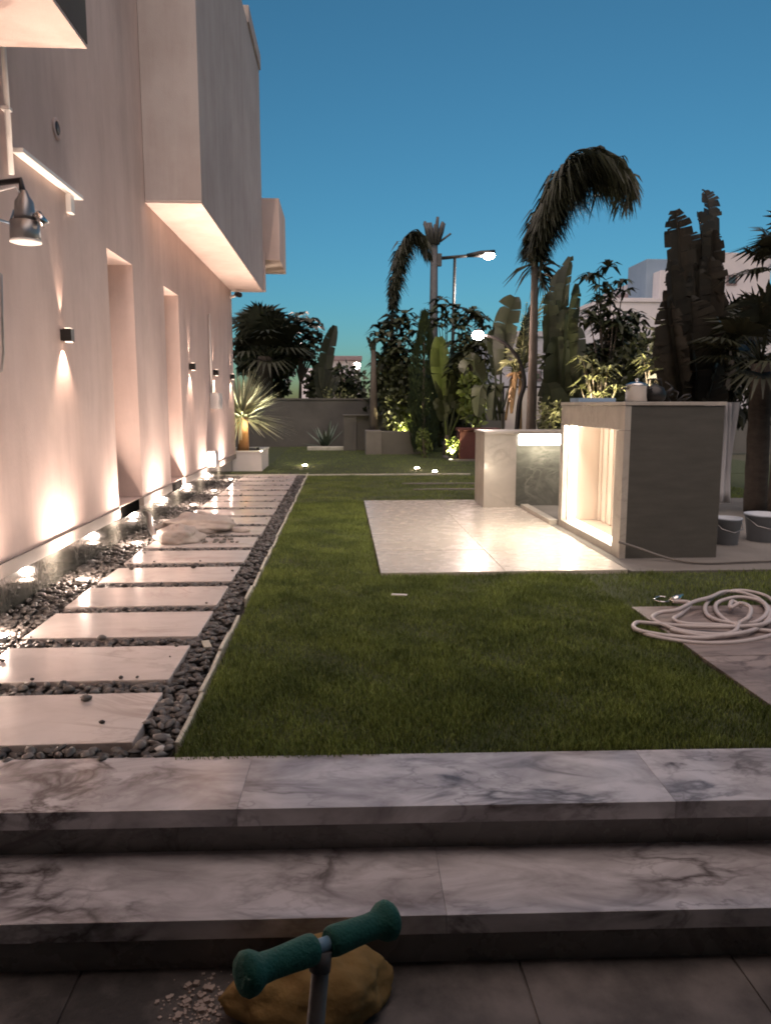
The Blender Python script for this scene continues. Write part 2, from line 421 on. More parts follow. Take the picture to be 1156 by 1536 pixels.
for i, (x, y, z, a, b, c, rz, kd) in enumerate(spots):
    if i < 298:
        o = bpy.data.objects.new('pebble', pm[kd]); COL.objects.link(o); o.parent = path
        o.location = (x, y, z+.004); o.scale = (a*1.15, b*1.15, c*1.1); o.rotation_euler = (rp.uniform(-.3, .3), rp.uniform(-.3, .3), rz)
    else:
        vs, fs = PB[kd]; q = vs*np.array((a, b, c)); cs, sn = math.cos(rz), math.sin(rz)
        q = np.stack((q[:, 0]*cs-q[:, 1]*sn+x, q[:, 0]*sn+q[:, 1]*cs+y, q[:, 2]+z), 1)
        big.add(q.tolist(), fs, True)
o = big.build('pebbles', M['pebble'], path, normals=False); o['kind'] = 'stuff'

# ------------------------------------------------------------------ grass blades
def grass(name, regions, hmin, hmax, wid, lean=.35):
    V = []; 
    for (x0, x1, y0, y1, dens) in regions:
        n = int((x1-x0)*(y1-y0)*dens)
        x = np.random.uniform(x0, x1, n); y = np.random.uniform(y0, y1, n)
        # uneven growth: tufts and thin places
        d = np.sin(x*7.1+np.sin(y*3.3)*2)+np.sin(y*8.3+np.sin(x*4.1)*2)+.6*np.sin(x*23+y*17)
        keep = np.random.uniform(0, 1, n) < .78+.14*d
        x, y, d = x[keep], y[keep], d[keep]; n = len(x)
        h = np.random.uniform(hmin, hmax, n)*(1+.16*d); w = wid*np.random.uniform(.7, 1.3, n)
        a = np.random.uniform(0, 2*PI, n); l = np.random.normal(0, lean, (n, 2))*h[:, None]
        bx, by = np.cos(a)*w/2, np.sin(a)*w/2
        z0 = np.full(n, -.012)
        p0 = np.stack((x-bx, y-by, z0), 1); p1 = np.stack((x+bx, y+by, z0), 1)
        m0 = np.stack((x+l[:, 0]*.35-bx*.8, y+l[:, 1]*.35-by*.8, z0+h*.6), 1); m1 = np.stack((x+l[:, 0]*.35+bx*.8, y+l[:, 1]*.35+by*.8, z0+h*.6), 1)
        t = np.stack((x+l[:, 0], y+l[:, 1], z0+h*.95), 1)
        V.append(np.stack((p0, p1, m1, m0, t), 1).reshape(-1, 3))
    V = np.concatenate(V); n = len(V)//5
    me = bpy.data.meshes.new(name); me.vertices.add(n*5); me.vertices.foreach_set('co', V.ravel())
    base = np.arange(n)*5
    loops = np.stack((base, base+1, base+2, base+3, base+3, base+2, base+4), 1).ravel()
    me.loops.add(n*7); me.loops.foreach_set('vertex_index', loops)
    me.polygons.add(n*2)
    st = np.stack((np.arange(n)*7, np.arange(n)*7+4), 1).ravel(); me.polygons.foreach_set('loop_start', st)
    me.update(calc_edges=True); me.validate()
    me.materials.append(M['grass'])
    o = bpy.data.objects.new(name, me); COL.objects.link(o); tag(o, kind='stuff'); return o
grass('grass', [(-.60, 1.77, 2.60, 3.6, 34000), (-.60, 1.77, 3.6, 5.53, 24000), (1.77, 4.5, 4.53, 5.53, 7000), (-.60, .27, 5.53, 9.9, 17000),
                (-.60, .27, 9.9, 13.6, 5000), (.27, 6, 9.92, 13.6, 3200), (-1.5, 6, 13.7, 23, 700)], .016, .034, .0027)

# patio of large marble tiles
patio = tag(MB().box(.28, 2.145, 5.55, 9.86, -.055, -.03).build('patio', M['soil']), kind='structure')
ny = 5
for i in range(2):
    for j in range(ny):
        x0 = .28+.9325*i; y0 = 5.55+.862*j
        MB().box(x0+.0012, x0+.9313, y0+.0012, y0+.8608, -.03, .012+rs.uniform(-.001, .001)).build('patio_tile', M['patio'], patio, bevel=.002)
# second stone pad, right, under the hose
pad = tag(MB().box(1.775, 6, 2.64, 4.52, -.055, -.02).build('stone_pad', M['soil']), kind='structure')
for i in range(4):
    for j in range(2):
        MB().box(1.775+1.05*i+.0015, 1.775+1.05*(i+1)-.0015, 2.64+.94*j+.0015, 2.64+.94*(j+1)-.0015, -.02, .008+rs.uniform(-.001, .001)).build('pad_slab', M['pad'], pad, bevel=.003)
# paved strip and yard at the right, beside the bar
strip = tag(MB().box(2.16, 9, 5.53, 9.9, -.055, .006).build('side_pavement', M['concrete']), kind='structure')
# thin stone border across the end of the lawn, and flush strips beyond the patio
border = tag(MB().box(-2.2, 2.3, 13.625, 13.675, -.05, .012).build('lawn_border', M['edging'], bevel=.004), kind='structure')
for x0, x1, y0, y1 in ((.95, 2.3, 12.04, 12.12), (1.05, 2.3, 11.2, 11.28)):
    tag(MB().box(x0, x1, y0, y1, -.05, .006).build('stone_strip', M['concrete'], bevel=.004), kind='structure')
tag(MB().box(2.4, 6, 16.9, 18.3, -.05, .03).build('garden_path', M['concrete'], bevel=.004), kind='structure')

# ================================================================== VILLA (left)
villa = thing('villa', 'pale rendered two storey house with boxy overhangs lit along its garden side', 'house', (-2, 8, 0))
WX = -2.0
def wall_face(x, y0, y1, z0, z1, ops, depth=.3):
    """Outer wall sheet with openings and their reveals, plus top, bottom and end faces of its thickness."""
    mb = MB(); ys = sorted({y0, y1, *[o[0] for o in ops], *[o[1] for o in ops]}); zs = sorted({z0, z1, *[o[2] for o in ops], *[o[3] for o in ops]})
    for a, b in zip(ys[:-1], ys[1:]):
        for c, d in zip(zs[:-1], zs[1:]):
            if any(o[0] <= a and b <= o[1] and o[2] <= c and d <= o[3] for o in ops): continue
            mb.add([(x, a, c), (x, b, c), (x, b, d), (x, a, d)], [(0, 1, 2, 3)])
    for a, b, c, d in ops:
        e = x-depth
        mb.add([(x, a, c), (e, a, c), (e, a, d), (x, a, d)], [(0, 1, 2, 3)])
        mb.add([(x, b, c), (e, b, c), (e, b, d), (x, b, d)], [(0, 1, 2, 3)])
        mb.add([(x, a, d), (e, a, d), (e, b, d), (x, b, d)], [(0, 1, 2, 3)])
        if c > z0+.01: mb.add([(x, a, c), (e, a, c), (e, b, c), (x, b, c)], [(0, 1, 2, 3)])
    f = x-8
    mb.add([(x, y0, z0), (f, y0, z0), (f, y1, z0), (x, y1, z0)], [(0, 1, 2, 3)])
    mb.add([(x, y1, z0), (f, y1, z0), (f, y1, z1), (x, y1, z1)], [(0, 1, 2, 3)])
    mb.add([(x, y0, z0), (f, y0, z0), (f, y0, z1), (x, y0, z1)], [(0, 1, 2, 3)])
    mb.add([(x, y0, z1), (f, y0, z1), (f, y1, z1), (x, y1, z1)], [(0, 1, 2, 3)])
    return mb
W1, W2 = (6.95, 7.77, .33, 2.577), (9.08, 9.86, .33, 2.577)
wall_face(WX, -6, 14.62, .325, 7.3, [W1, W2]).build('wall', M['stucco'], villa)
# drip skirting at the wall's lower edge (interrupted at the two door-height windows)
for a, b in ((-6, W1[0]), (W1[1], W2[0]), (W2[1], 14.62)):
    MB().box(WX-.05, WX+.012, a, b, .235, .323).build('skirting', M['skirting'], villa, bevel=.004)
MB().box(WX-.5, WX-.055, -6, 14.55, -.36, .322).build('plinth', M['plinth'], villa)
for (a, b, c, d) in (W1, W2):
    w = MB().box(WX-.29, WX-.24, a+.002, b-.002, c+.002, d-.002).build('window', M['pale_panel'], villa)
    MB().box(WX-.238, WX-.22, a+.05, b-.05, c+.06, d-.06).build('pane', M['pale_panel'], w, bevel=.004)
    MB().box(WX-.052, WX-.035, a+.002, b-.002, .20, .3235).build('gap_shade', M['void'], w)  # matt black strip painted in for the recess darkness under the window
def shell(x0, x1, y0, y1, z0, z1, m, name, bottom=M['stucco']):
    o = MB().box(x0, x1, y0, y1, z0, z1).build(name, m, villa, bevel=.006); return o
# out-of-view wing and roof, added to shade the steps and terrace
MB().box(-1.99, 9, -8, -3.0, -.35, 4.2).build('unseen_shade_wing', M['stucco_grey'], villa, bevel=.006)
MB().box(-1.985, 9, -2.998, 1.25, 3.0, 3.25).build('unseen_shade_roof', M['stucco_grey'], villa, bevel=.006)
OX = -1.42
shell(WX+.003, OX, 8.37, 14.72, 3.322, 7.15, M['stucco_grey'], 'overhang')
MB().box(WX+.003, OX-.004, 8.374, 14.716, 3.30, 3.320).build('soffit', M['stucco'], villa)
MB().box(WX-.3, OX+.03, 13.0, 14.75, 7.152, 7.40).build('parapet', M['stucco_grey'], villa, bevel=.006)
MB().box(WX+.003, OX-.03, 8.39, 12.99, 7.152, 7.25).build('parapet', M['stucco_grey'], villa, bevel=.006)
MB().box(WX+.003, OX+.02, 14.73, 14.98, 3.34, 4.05).build('fin', M['stucco'], villa, bevel=.004)
MB().box(-6, -1.13, 15.0, 16.6, 3.93, 5.04).build('balcony', M['stucco'], villa, bevel=.006)
# nearer balcony above the camera's left
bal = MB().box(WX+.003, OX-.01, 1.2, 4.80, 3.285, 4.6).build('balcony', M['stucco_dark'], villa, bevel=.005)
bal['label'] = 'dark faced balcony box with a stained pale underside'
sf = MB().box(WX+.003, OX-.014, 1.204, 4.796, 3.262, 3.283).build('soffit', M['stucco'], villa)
# damp stain on that soffit
st = MB(); rr = random.Random(2); pts = []
for k in range(22):
    a = 2*PI*k/22; q = .17*(1+rr.uniform(-.25, .3)); pts.append((-1.93+q*math.cos(a)*.55+.03, 4.42+q*math.sin(a)*1.1, 3.2585))
pts = [(max(p[0], WX+.005), p[1], p[2]) for p in pts]
st.add(pts, [tuple(range(22))]); st.build('damp_stain', M['stain'], sf)

# wall fittings ----------------------------------------------------
def sconce(i, y, z, label):
    t = thing('wall_lamp', label, 'wall lamp', (WX, y, z), 'up and down lamps along the house wall')
    MB().box(0, .02, -.03, .03, -.04, .04).build('back_plate', M['black'], t, local=True)
    b = MB().box(.02, .078, -.036, .036, -.046, .046).build('housing', M['black'], t, bevel=.003, local=True)
    for z0 in (.0463, -.0495): MB().box(.03, .068, -.026, .026, z0, z0+.0032).build('lens', M['sconce_lens'], t, local=True)
    lamp('wall_lamp_light', t, 'SPOT', (.05, 0, -.065), 5.0*SPOT_K, WARM, (-.12, 0, -1), .012, 84, .7)
    lamp('wall_lamp_light', t, 'SPOT', (.05, 0, .065), 2.4*SPOT_K, WARM, (-.10, 0, 1), .012, 40, .8)
for i, (y, lb) in enumerate(((5.75, 'black cube wall lamp nearest the camera shining up and down'), (10.42, 'black cube wall lamp just past the second tall window'),
        (12.35, 'black cube wall lamp above the white meter box'), (14.2, 'black cube wall lamp at the far corner of the house above the yucca'))):
    sconce(i, y, 1.74, lb)

UP_Y = [2.72, 4.13, 5.49, 6.96, 8.3, 9.62, 11.2, 12.9]
UP_L = ['glowing ground uplight at the left edge of the nearest slab', 'glowing ground uplight at the end of the second pebble gap by the wall', 'glowing ground uplight below the nearest black wall lamp',
        'glowing ground uplight below the nearer tall window', 'glowing ground uplight behind the pale sacks', 'glowing ground uplight below the farther tall window',
        'glowing ground uplight below the white outlet box', 'glowing ground uplight nearest the white planter']
for y, lb in zip(UP_Y, UP_L):
    t = thing('ground_uplight', lb, 'uplight', (-1.86, y, -.02), 'uplights in the pebbles along the house wall')
    MB().lathe([(.05, -.03), (.056, .0), (.056, .028), (.044, .030), (.044, .020)], n=18).build('rim', M['grey_metal'], t, local=True)
    MB().lathe([(.005, .0215), (.042, .0215), (.042, .0235), (.02, .027), (.002, .0275)], n=18).build('lens', M['lens'], t, local=True)
    lamp('uplight_light', t, 'SPOT', (0, 0, .05), 24*SPOT_K, (1, .78, .64), (-.14, 0, 1), .05, 128, 1.0)       # grazing the wall
    lamp('uplight_light', t, 'SPOT', (.0, 0, .05), (11 if y < 5 else 84)*SPOT_K, (1, .74, .6) if y < 5 else (1, .80, .62), (.42, 0, 1), .02, 68, 1.0)  # up to the soffit
    lamp('uplight_light', t, 'POINT', (0, 0, .09), 1.8*SPOT_K, (1, .76, .62), None, .03)                     # spill on pebbles and plinth

# slim white ledge on the wall with bracket
t = thing('wall_ledge', 'slim white bar fixed to the wall above the nearest wall lamp', 'ledge', (WX, 5.1, 2.78))
MB().box(WX+.001, WX+.07, 5.07, 6.18, 2.775, 2.805).build('bar', M['white_paint'], t, bevel=.004)
MB().box(WX+.001, WX+.04, 5.98, 6.06, 2.64, 2.774).build('bracket', M['white_paint'], t, bevel=.004)
# open conduit with pale collar
t = thing('conduit_hole', 'small dark hole with chipped pale rim high on the near wall', 'wall hole', (WX, 5.87, 3.2))
MB().lathe([(.07, -.01), (.075, .006), (.052, .010), (.046, -.01)], (WX+.004, 5.87, 3.18), 16, 'x').build('rim', M['stucco'], t)
MB().lathe([(.050, -.004), (.050, .007), (.002, .0072)], (WX+.004, 5.87, 3.19), 14, 'x').build('hole', M['black'], t)
# conduit pipe at the frame's left
t = thing('conduit_pipe', 'pale vertical conduit pipe rising to the near balcony', 'pipe', (WX+.03, 4.97, 2.7))
MB().tube([(WX+.03, 4.97, 2.62), (WX+.03, 4.97, 3.9)], .016, 10).build('pipe', M['white_paint'], t)
MB().box(WX+.001, WX+.05, 4.945, 4.995, 2.98, 3.0).build('clip', M['white_paint'], t)
# old metal floodlight hung on the near wall
t = thing('hanging_floodlight', 'grey metal floodlight hanging from a dark bracket with loose wires on the near wall', 'floodlight', (WX+.15, 4.62, 2.3))
c = at(38, 330, 4.62)
MB().tube([(WX+.01, 4.66, c.z+.20), (c.x-.02, 4.64, c.z+.22), (c.x, 4.62, c.z+.12)], [.016, .018, .022], 8).build('bracket', M['black'], t)
MB().lathe([(.02, .16), (.03, .13), (.05, .10), (.058, .02), (.058, .0)], (c.x-.0, 4.62, c.z), 16).build('neck', M['grey_metal'], t)
MB().lathe([(.055, -.002), (.078, -.005), (.082, -.10), (.07, -.118), (.03, -.112)], (c.x-.005, 4.62, c.z-.0), 20).build('housing', M['grey_metal'], t)
MB().lathe([(.074, -.125), (.086, -.122), (.086, -.110), (.0825, -.108)], (c.x-.005, 4.62, c.z), 20).build('rim', M['white_paint'], t)
MB().tube([(c.x+.07, 4.60, c.z+.03), (c.x+.115, 4.60, c.z-.03)], [.028, .026], 12).build('knob', M['steel'], t)
MB().tube([(WX+.01, 4.55, c.z+.1), (c.x-.10, 4.55, c.z+.14), (c.x-.03, 4.58, c.z+.17), (c.x-.01, 4.6, c.z+.14)], .006, 6).build('wire', M['white_paint'], t)
MB().tube([(WX+.01, 4.6, c.z+.02), (c.x-.08, 4.6, c.z-.02), (c.x-.05, 4.6, c.z+.05)], .008, 6).build('wire', M['blue_plastic'], t)
# cable loop at the frame edge
t = thing('cable_loop', 'grey cable loop hanging on the near wall at the left edge', 'cable', (WX+.02, 4.5, 1.9))
p = [at(-14, 400, 4.52), at(2, 412, 4.52), at(3, 470, 4.52), at(5, 530, 4.52), at(2, 556, 4.52), at(-14, 566, 4.52)]
MB().tube(p, .008, 6).build('cable', M['grey_metal'], t)
# meter box with conduit and outlet box
t = thing('meter_box', 'small white meter box with a conduit on the far wall', 'meter box', (WX, 12.1, 1.3))
MB().box(WX+.001, WX+.13, 11.95, 12.3, 1.18, 1.42).build('body', M['white_paint'], t, bevel=.006)
MB().box(WX+.131, WX+.14, 11.98, 12.27, 1.21, 1.39).build('cover', M['white_paint'], t, bevel=.003)
MB().tube([(WX+.02, 12.0, 1.42), (WX+.02, 12.0, 2.6)], .014, 8).build('conduit', M['white_paint'], t)
t = thing('outlet_box', 'white outlet box low on the wall near the planter', 'outlet box', (WX, 11.6, .45))
MB().box(WX+.014, WX+.13, 11.45, 11.72, .33, .56).build('body', M['white_paint'], t, bevel=.005)
MB().box(WX+.131, WX+.139, 11.48, 11.69, .36, .53).build('cover', M['white_plastic'], t, bevel=.003)
# camera under the soffit
t = thing('security_camera', 'small dark security camera on a white arm under the far soffit corner', 'camera', (WX+.1, 14.5, 3.2))
MB().tube([(WX+.005, 14.45, 3.17), (WX+.12, 14.4, 3.2)], [.03, .022], 10).build('arm', M['white_paint'], t)
MB().tube([(WX+.12, 14.42, 3.22), (WX+.20, 14.30, 3.19)], [.045, .045], 12).build('body', M['black'], t)

# ================================================================== BAR / KIOSK (right)
bar = thing('outdoor_bar', 'stone outdoor bar with a tall lit niche and a lower lit counter', 'outdoor bar', (2.6, 7, 0))
KX = 2.24
def slab(name, m, x0, x1, y0, y1, z0, z1, parent=bar, bevel=.003): return MB().box(x0, x1, y0, y1, z0, z1).build(name, m, parent, bevel=bevel)
# tall unit: front end wall (dark), frame around the niche, top, back
slab('end_wall', M['kiosk_dark'], KX+.001, 3.05, 6.0, 6.06, -.03, 1.238)
MB().box(KX-.002, KX+.05, 5.998, 6.18, -.03, 1.04).build('jamb', M['kiosk'], bar, bevel=.002)
MB().box(KX-.002, KX+.05, 7.66, 7.77, -.03, 1.04).build('jamb', M['kiosk'], bar, bevel=.002)
slab('fascia', M['kiosk'], KX-.002, KX+.05, 5.998, 7.77, 1.0425, 1.236)
slab('kerb', M['kiosk'], KX-.002, KX+.05, 6.182, 7.658, -.03, .075)
slab('top', M['kiosk'], KX-.008, 3.058, 5.99, 7.78, 1.240, 1.268)
slab('back_wall', M['kiosk_dark'], 3.0, 3.05, 6.062, 7.77, -.03, 1.238)
slab('niche_side', M['cabinet'], KX+.052, 2.998, 7.64, 7.70, .077, 1.236)
slab('niche_side', M['cabinet'], KX+.052, 2.998, 6.10, 6.16, .077, 1.236)
slab('niche_floor', M['cabinet'], KX+.052, 2.62, 6.162, 7.638, .03, .075)
# cabinet front inside the niche: narrow fluted boards and a door
yy = 7.63
for k in range(9):
    slab('board', M['cabinet'], 2.60+.012*(k % 2), 2.64, yy-.075, yy-.004, .078, 1.03); yy -= .079
dr = slab('door', M['cabinet'], 2.60, 2.64, 6.18, yy-.006, .078, 1.03)
MB().tube([(2.592, 6.34, .52), (2.592, 6.34, .60)], .009, 8).build('handle', M['steel'], dr)
slab('niche_ceiling', M['cabinet'], KX+.052, 2.998, 6.162, 7.638, 1.10, 1.12)
# led lines framing the niche
MB().box(KX+.054, KX+.075, 6.2, 7.62, 1.045, 1.095).build('led_strip', M['led_hot'], bar)
MB().box(KX+.054, KX+.09, 6.2, 7.62, .0775, .11).build('led_strip', M['led_hot'], bar)
MB().box(KX+.054, KX+.12, 7.61, 7.637, .112, 1.07).build('led_strip', M['led_hot'], bar)
lamp('niche_light', bar, 'AREA', (KX+.06-2.6, 6.92-7, 1.03), 17, NICHE, None, .05, sy=1.35).rotation_euler = (0, R(62), 0)
lamp('niche_light', bar, 'AREA', (KX+.12-2.6, 6.92-7, 1.06), .8, NICHE, None, .06, sy=1.35)
lamp('niche_light', bar, 'AREA', (KX+.09-2.6, 7.0-7, .12), 1.0, NICHE, (.25, .75, .7), .06, sy=.9)
# lower counter facing the patio
slab('leg_panel', M['kiosk'], 1.70, 2.09, 9.10, 9.16, -.03, .895)
slab('leg_panel', M['kiosk'], 1.70, 1.76, 9.162, 9.72, -.03, .895)
slab('counter_top', M['kiosk'], 1.69, 3.4, 9.06, 9.75, .897, .930)
slab('led_fascia', M['led'], 2.115, 3.35, 9.085, 9.10, .765, .893)
slab('front_panel', M['green_marble'], 2.095, 3.35, 9.30, 9.34, -.03, .895)
slab('low_kerb', M['kiosk'], 2.15, 2.24, 7.78, 9.085, -.03, .055)
lamp('counter_light', bar, 'AREA', (2.7-2.6, 9.14-7, .75), 1.2, NICHE, (0, .3, -1), 1.1, sy=.05)
lamp('counter_light', bar, 'POINT', (1.735-2.6, 8.98-7, .5), .25, NICHE, None, .03)

# things on top of the bar
t = thing('cooking_pot', 'shiny steel pot with black handles on the tall end of the bar', 'pot', (2.46, 6.35, 1.268))
MB().lathe([(.075, 0), (.088, .008), (.09, .13), (.094, .135), (.086, .137), (.083, .02), (.01, .018)], n=24).build('body', M['steel'], t, local=True)
MB().lathe([(.092, .138), (.088, .146), (.05, .162), (.012, .168), (.012, .18), (.018, .19), (.002, .194)], n=24).build('lid', M['steel'], t, local=True)
for s in (-1, 1):
    MB().tube([(s*.09, -.025, .105), (s*.12, -.02, .11), (s*.12, .02, .11), (s*.09, .025, .105)], .007, 6).build('handle', M['black'], t, local=True)
t = thing('kettle', 'black round kettle beside the steel pot on the bar', 'kettle', (2.64, 6.42, 1.268))
MB().lathe([(.07, 0), (.095, .03), (.098, .07), (.075, .12), (.03, .14), (.012, .155), (.002, .16)], n=20).build('body', M['black'], t, local=True)
MB().tube([(.09, 0, .06), (.14, 0, .10), (.155, 0, .12)], [.02, .014, .012], 8).build('spout', M['black'], t, local=True)
MB().tube([(-.06, 0, .12), (-.05, 0, .19), (.05, 0, .19), (.06, 0, .12)], .007, 6).build('handle', M['black'], t, local=True)
t = thing('blue_tray', 'pale blue tray lying on the far end of the tall bar', 'tray', (2.45, 7.45, 1.268))
MB().box(-.16, .16, -.12, .12, 0, .012).build('base', M['blue_plastic'], t, bevel=.004, local=True)
MB().box(-.18, .18, -.14, -.122, .004, .04).box(-.18, .18, .122, .14, .004, .04).box(-.18, -.162, -.12, .12, .004, .04).box(.162, .18, -.12, .12, .004, .04).build('rim', M['blue_plastic'], t, local=True)
t = thing('wire_offcuts', 'tangle of dark bent wire lying on the bar behind the kettle', 'wire', (2.84, 6.5, 1.268))
rw = random.Random(4)
for k in range(3):
    p = [(rw.uniform(-.12, .14), rw.uniform(-.1, .1), .008)]
    for q in range(5): p.append((p[-1][0]+rw.uniform(-.07, .07), p[-1][1]+rw.uniform(-.05, .05), max(.008, p[-1][2]+rw.uniform(-.03, .06))))
    MB().tube(p, .006, 6).build('wire', M['black'], t, local=True)

# ================================================================== THINGS ON THE GROUND
# hose coil on the stone pad
t = thing('hose', 'pale garden hose lying in loose coils on the stone pad', 'hose', (2.25, 4.3, .008))
def curve(pts, n=12):
    """Catmull-Rom through the points."""
    P_ = [Vector(p) for p in pts]; P_ = [P_[0]*2-P_[1]]+P_+[P_[-1]*2-P_[-2]]; out = []
    for i in range(1, len(P_)-2):
        a, b, c, d = P_[i-1:i+3]
        for k in range(n):
            s = k/n; out.append(.5*((2*b)+(c-a)*s+(2*a-5*b+4*c-d)*s*s+(3*b-a-3*c+d)*s**3))
    return out+[P_[-2]]
def gp(px, py, z=.0):
    d = FW + RT*((px-CX)/FPX) - UP*((py-CY)/FPX); q = Vector((0, 0, EYE))+d*((z-EYE)/d.z); return q
hp = [(983, 899, .02), (1003, 897, .02), (1020, 899, .03)]
p1 = [gp(1010, 902, .04), gp(1035, 905, .05), gp(1022, 920, .03), gp(1010, 929, .03), gp(1030, 936, .022), gp(1080, 938, .022), gp(1110, 944, .022), gp(1085, 952, .022), gp(1030, 948, .022), gp(995, 938, .022),
      gp(978, 927, .03), gp(990, 919, .04), gp(1015, 915, .055), gp(1040, 903, .06), gp(1065, 896, .05), gp(1085, 888, .03), gp(1110, 889, .03), gp(1140, 900, .03), gp(1155, 920, .03), gp(1140, 940, .03),
      gp(1110, 950, .035), gp(1060, 955, .022), gp(1005, 945, .022)]
p2 = [gp(1112, 910, .04), gp(1098, 902, .06), gp(1095, 912, .05), gp(1110, 905, .07), gp(1125, 912, .08), gp(1122, 926, .07), gp(1108, 935, .05), gp(1100, 948, .04), gp(1060, 957, .022), gp(1010, 955, .022), gp(965, 948, .022),
      gp(950, 941, .022), gp(955, 934, .022), gp(975, 935, .022), gp(1040, 940, .03), gp(1110, 940, .045), gp(1150, 934, .05), gp(1165, 915, .03), gp(1150, 895, .022), gp(1110, 886, .022), gp(1075, 893, .022), gp(1058, 908, .022),
      gp(1062, 924, .022), gp(1090, 934, .022), gp(1130, 934, .03), gp(1150, 918, .04), gp(1140, 902, .04), gp(1105, 896, .04), gp(1075, 905, .03), gp(1078, 922, .022), gp(1110, 940, .022), gp(1180, 950, .022)]
p3 = [gp(952, 944, .012), gp(980, 955, .013), gp(1040, 964, .013), gp(1100, 964, .013), gp(1150, 955, .013), gp(1190, 940, .013)]
for p in (p1, p2, p3): MB().tube(curve(p, 8), .0125, 8).build('hose_coil', M['hose'], t)
MB().tube([gp(1006, 903, .03), gp(1014, 898, .05), gp(1022, 894, .05)], [.02, .024, .016], 10).build('fitting', M['steel'], t)
MB().tube(curve([gp(1005, 902, .02), gp(992, 903, .02), gp(981, 899, .02), gp(988, 895, .02), gp(998, 896, .02)], 6), .006, 6).build('wire_clip', M['steel'], t)

# pale loose hose beside the bar
t = thing('loose_hose', 'thin pale hose trailing along the foot of the dark bar end', 'hose', (2.7, 5.8, .02))
MB().tube(curve([(2.22, 5.97, .15), (2.35, 5.93, .11), (2.6, 5.85, .03), (2.8, 5.72, .022), (3.2, 5.75, .022), (3.8, 5.8, .022), (4.6, 5.7, .022)], 8), .010, 8).build('tube', M['concrete'], t)

# loose stones on the slabs
def stone(x, y, z, r, m, label, seed):
    vs, fs = pebble_proto(seed); o = MB().add((vs*np.array((r, r*.8, r*.55))).tolist(), fs, True).build('loose_stone', m, normals=True)
    o.location = (x, y, z+r*.5); tag(o, label, 'stone', 'loose stones lying on the path')
stone(-1.09, 3.17, .004, .028, M['pebble'], 'round grey stone on the nearest path slab', 21)
stone(-.95, 2.93, .004, .014, M['black'], 'tiny black stone chip on the nearest path slab', 22)
stone(-1.14, 5.83, .004, .026, M['black'], 'flat black stone at the middle of the fifth slab', 23)
stone(-1.60, 5.80, .004, .022, M['black'], 'dark stone at the wall side of the fifth slab', 24)
stone(-1.28, 4.02, .004, .03, M['pebble'], 'dark stone tipped onto the far edge of the second slab', 26)
stone(-.667, 2.70, -.015, .026, M['pale_stone'], 'white stone among the grey pebbles by the top step', 25)
o = MB().box(-.02, .02, -.06, .06, 0, .012, .3).build('wood_chip', M['edging'], bevel=.003); o.location = (-.715, 3.93, -.005)
tag(o, 'pale wood chip lying on the pebble strip', 'wood chip')
o = MB().box(-.05, .05, -.012, .012, 0, .008, -.2).build('paper_scrap', M['white_paint'], bevel=.002); o.location = (.36, 4.78, .035)
tag(o, 'small white scrap lying on the lawn in front of the patio', 'scrap')

# sacks and bent hose piece on the path
def blob(name, c, rx, ry, rz_, m, seed, parent=None, rot=0, n=14, lump=.12, flat=-.5, pinch=0):
    r = random.Random(seed); vs, fs = [], []; ph = [r.uniform(0, 6) for _ in range(8)]
    for i in range(n+1):
        th = PI*i/n
        for k in range(2*n):
            a = 2*PI*k/(2*n)
            d = 1+lump*(math.sin(3*a+ph[0]+2*th)+.7*math.sin(5*a+ph[1]-3*th)+.5*math.sin(2*a+5*th+ph[2])+.45*math.sin(9*a+4*th+ph[3]))
            x, y, z = math.sin(th)*math.cos(a)*d, math.sin(th)*math.sin(a)*d, math.cos(th)*(1+.5*lump*math.sin(4*a+ph[4]))
            from_noise = noise.fractal(Vector((x*2.2+seed, y*2.2, z*2.2)), .9, 2.1, 4)*lump*2.2; x += x*from_noise; y += y*from_noise; z += z*from_noise*.9
            if pinch: s = 1-pinch*max(0, -x)**2; y *= s; z *= s
            z = max(z, flat)
            x, y = x*rx, y*ry; cs, sn = math.cos(rot), math.sin(rot)
            vs.append((c[0]+x*cs-y*sn, c[1]+x*sn+y*cs, c[2]+(z-flat)*rz_))
    for i in range(n):
        for k in range(2*n):
            a, b = i*2*n+k, i*2*n+(k+1) % (2*n); fs.append((a, b, b+2*n, a+2*n))
    return MB().add(vs, fs, True).build(name, m, parent)
t = thing('cement_sack', 'long pale woven sack slumped across the path slabs', 'sack', (-1.40, 7.55, .0))
blob('sack_body', (-1.42, 7.6, .003), .36, .24, .115, M['sack'], 3, t, .1, 30, .115, -.5, .35)
blob('tied_neck', (-1.00, 7.52, .003), .10, .05, .03, M['sack'], 4, t, -.3, 8, .12)
t = thing('small_sack', 'small rounded pale sack in front of the long sack', 'sack', (-1.52, 6.95, 0))
blob('sack_body', (-1.50, 6.98, .003), .20, .17, .10, M['sack'], 5, t, 0, 26, .115, -.5, .3)
t = thing('bent_pipe', 'bent grey hose piece lying by the wall beside the sacks', 'pipe', (-1.85, 7.3, 0))
MB().tube(curve([(-1.97, 7.75, .16), (-1.9, 7.6, .15), (-1.83, 7.35, .09), (-1.72, 7.1, .03), (-1.6, 7.0, .025)], 6), .028, 10).build('tube', M['grey_metal'], t)
rb = random.Random(9); deb = MB()
for k in range(26):
    x, y = rb.uniform(-1.35, -.9), rb.uniform(6.9, 7.25); s = rb.uniform(.01, .025)
    deb.box(x-s, x+s, y-s*.7, y+s*.7, .004, .004+s*.8, rb.uniform(0, 3))
tag(deb.build('rubble', M['concrete'], normals=False), kind='stuff')

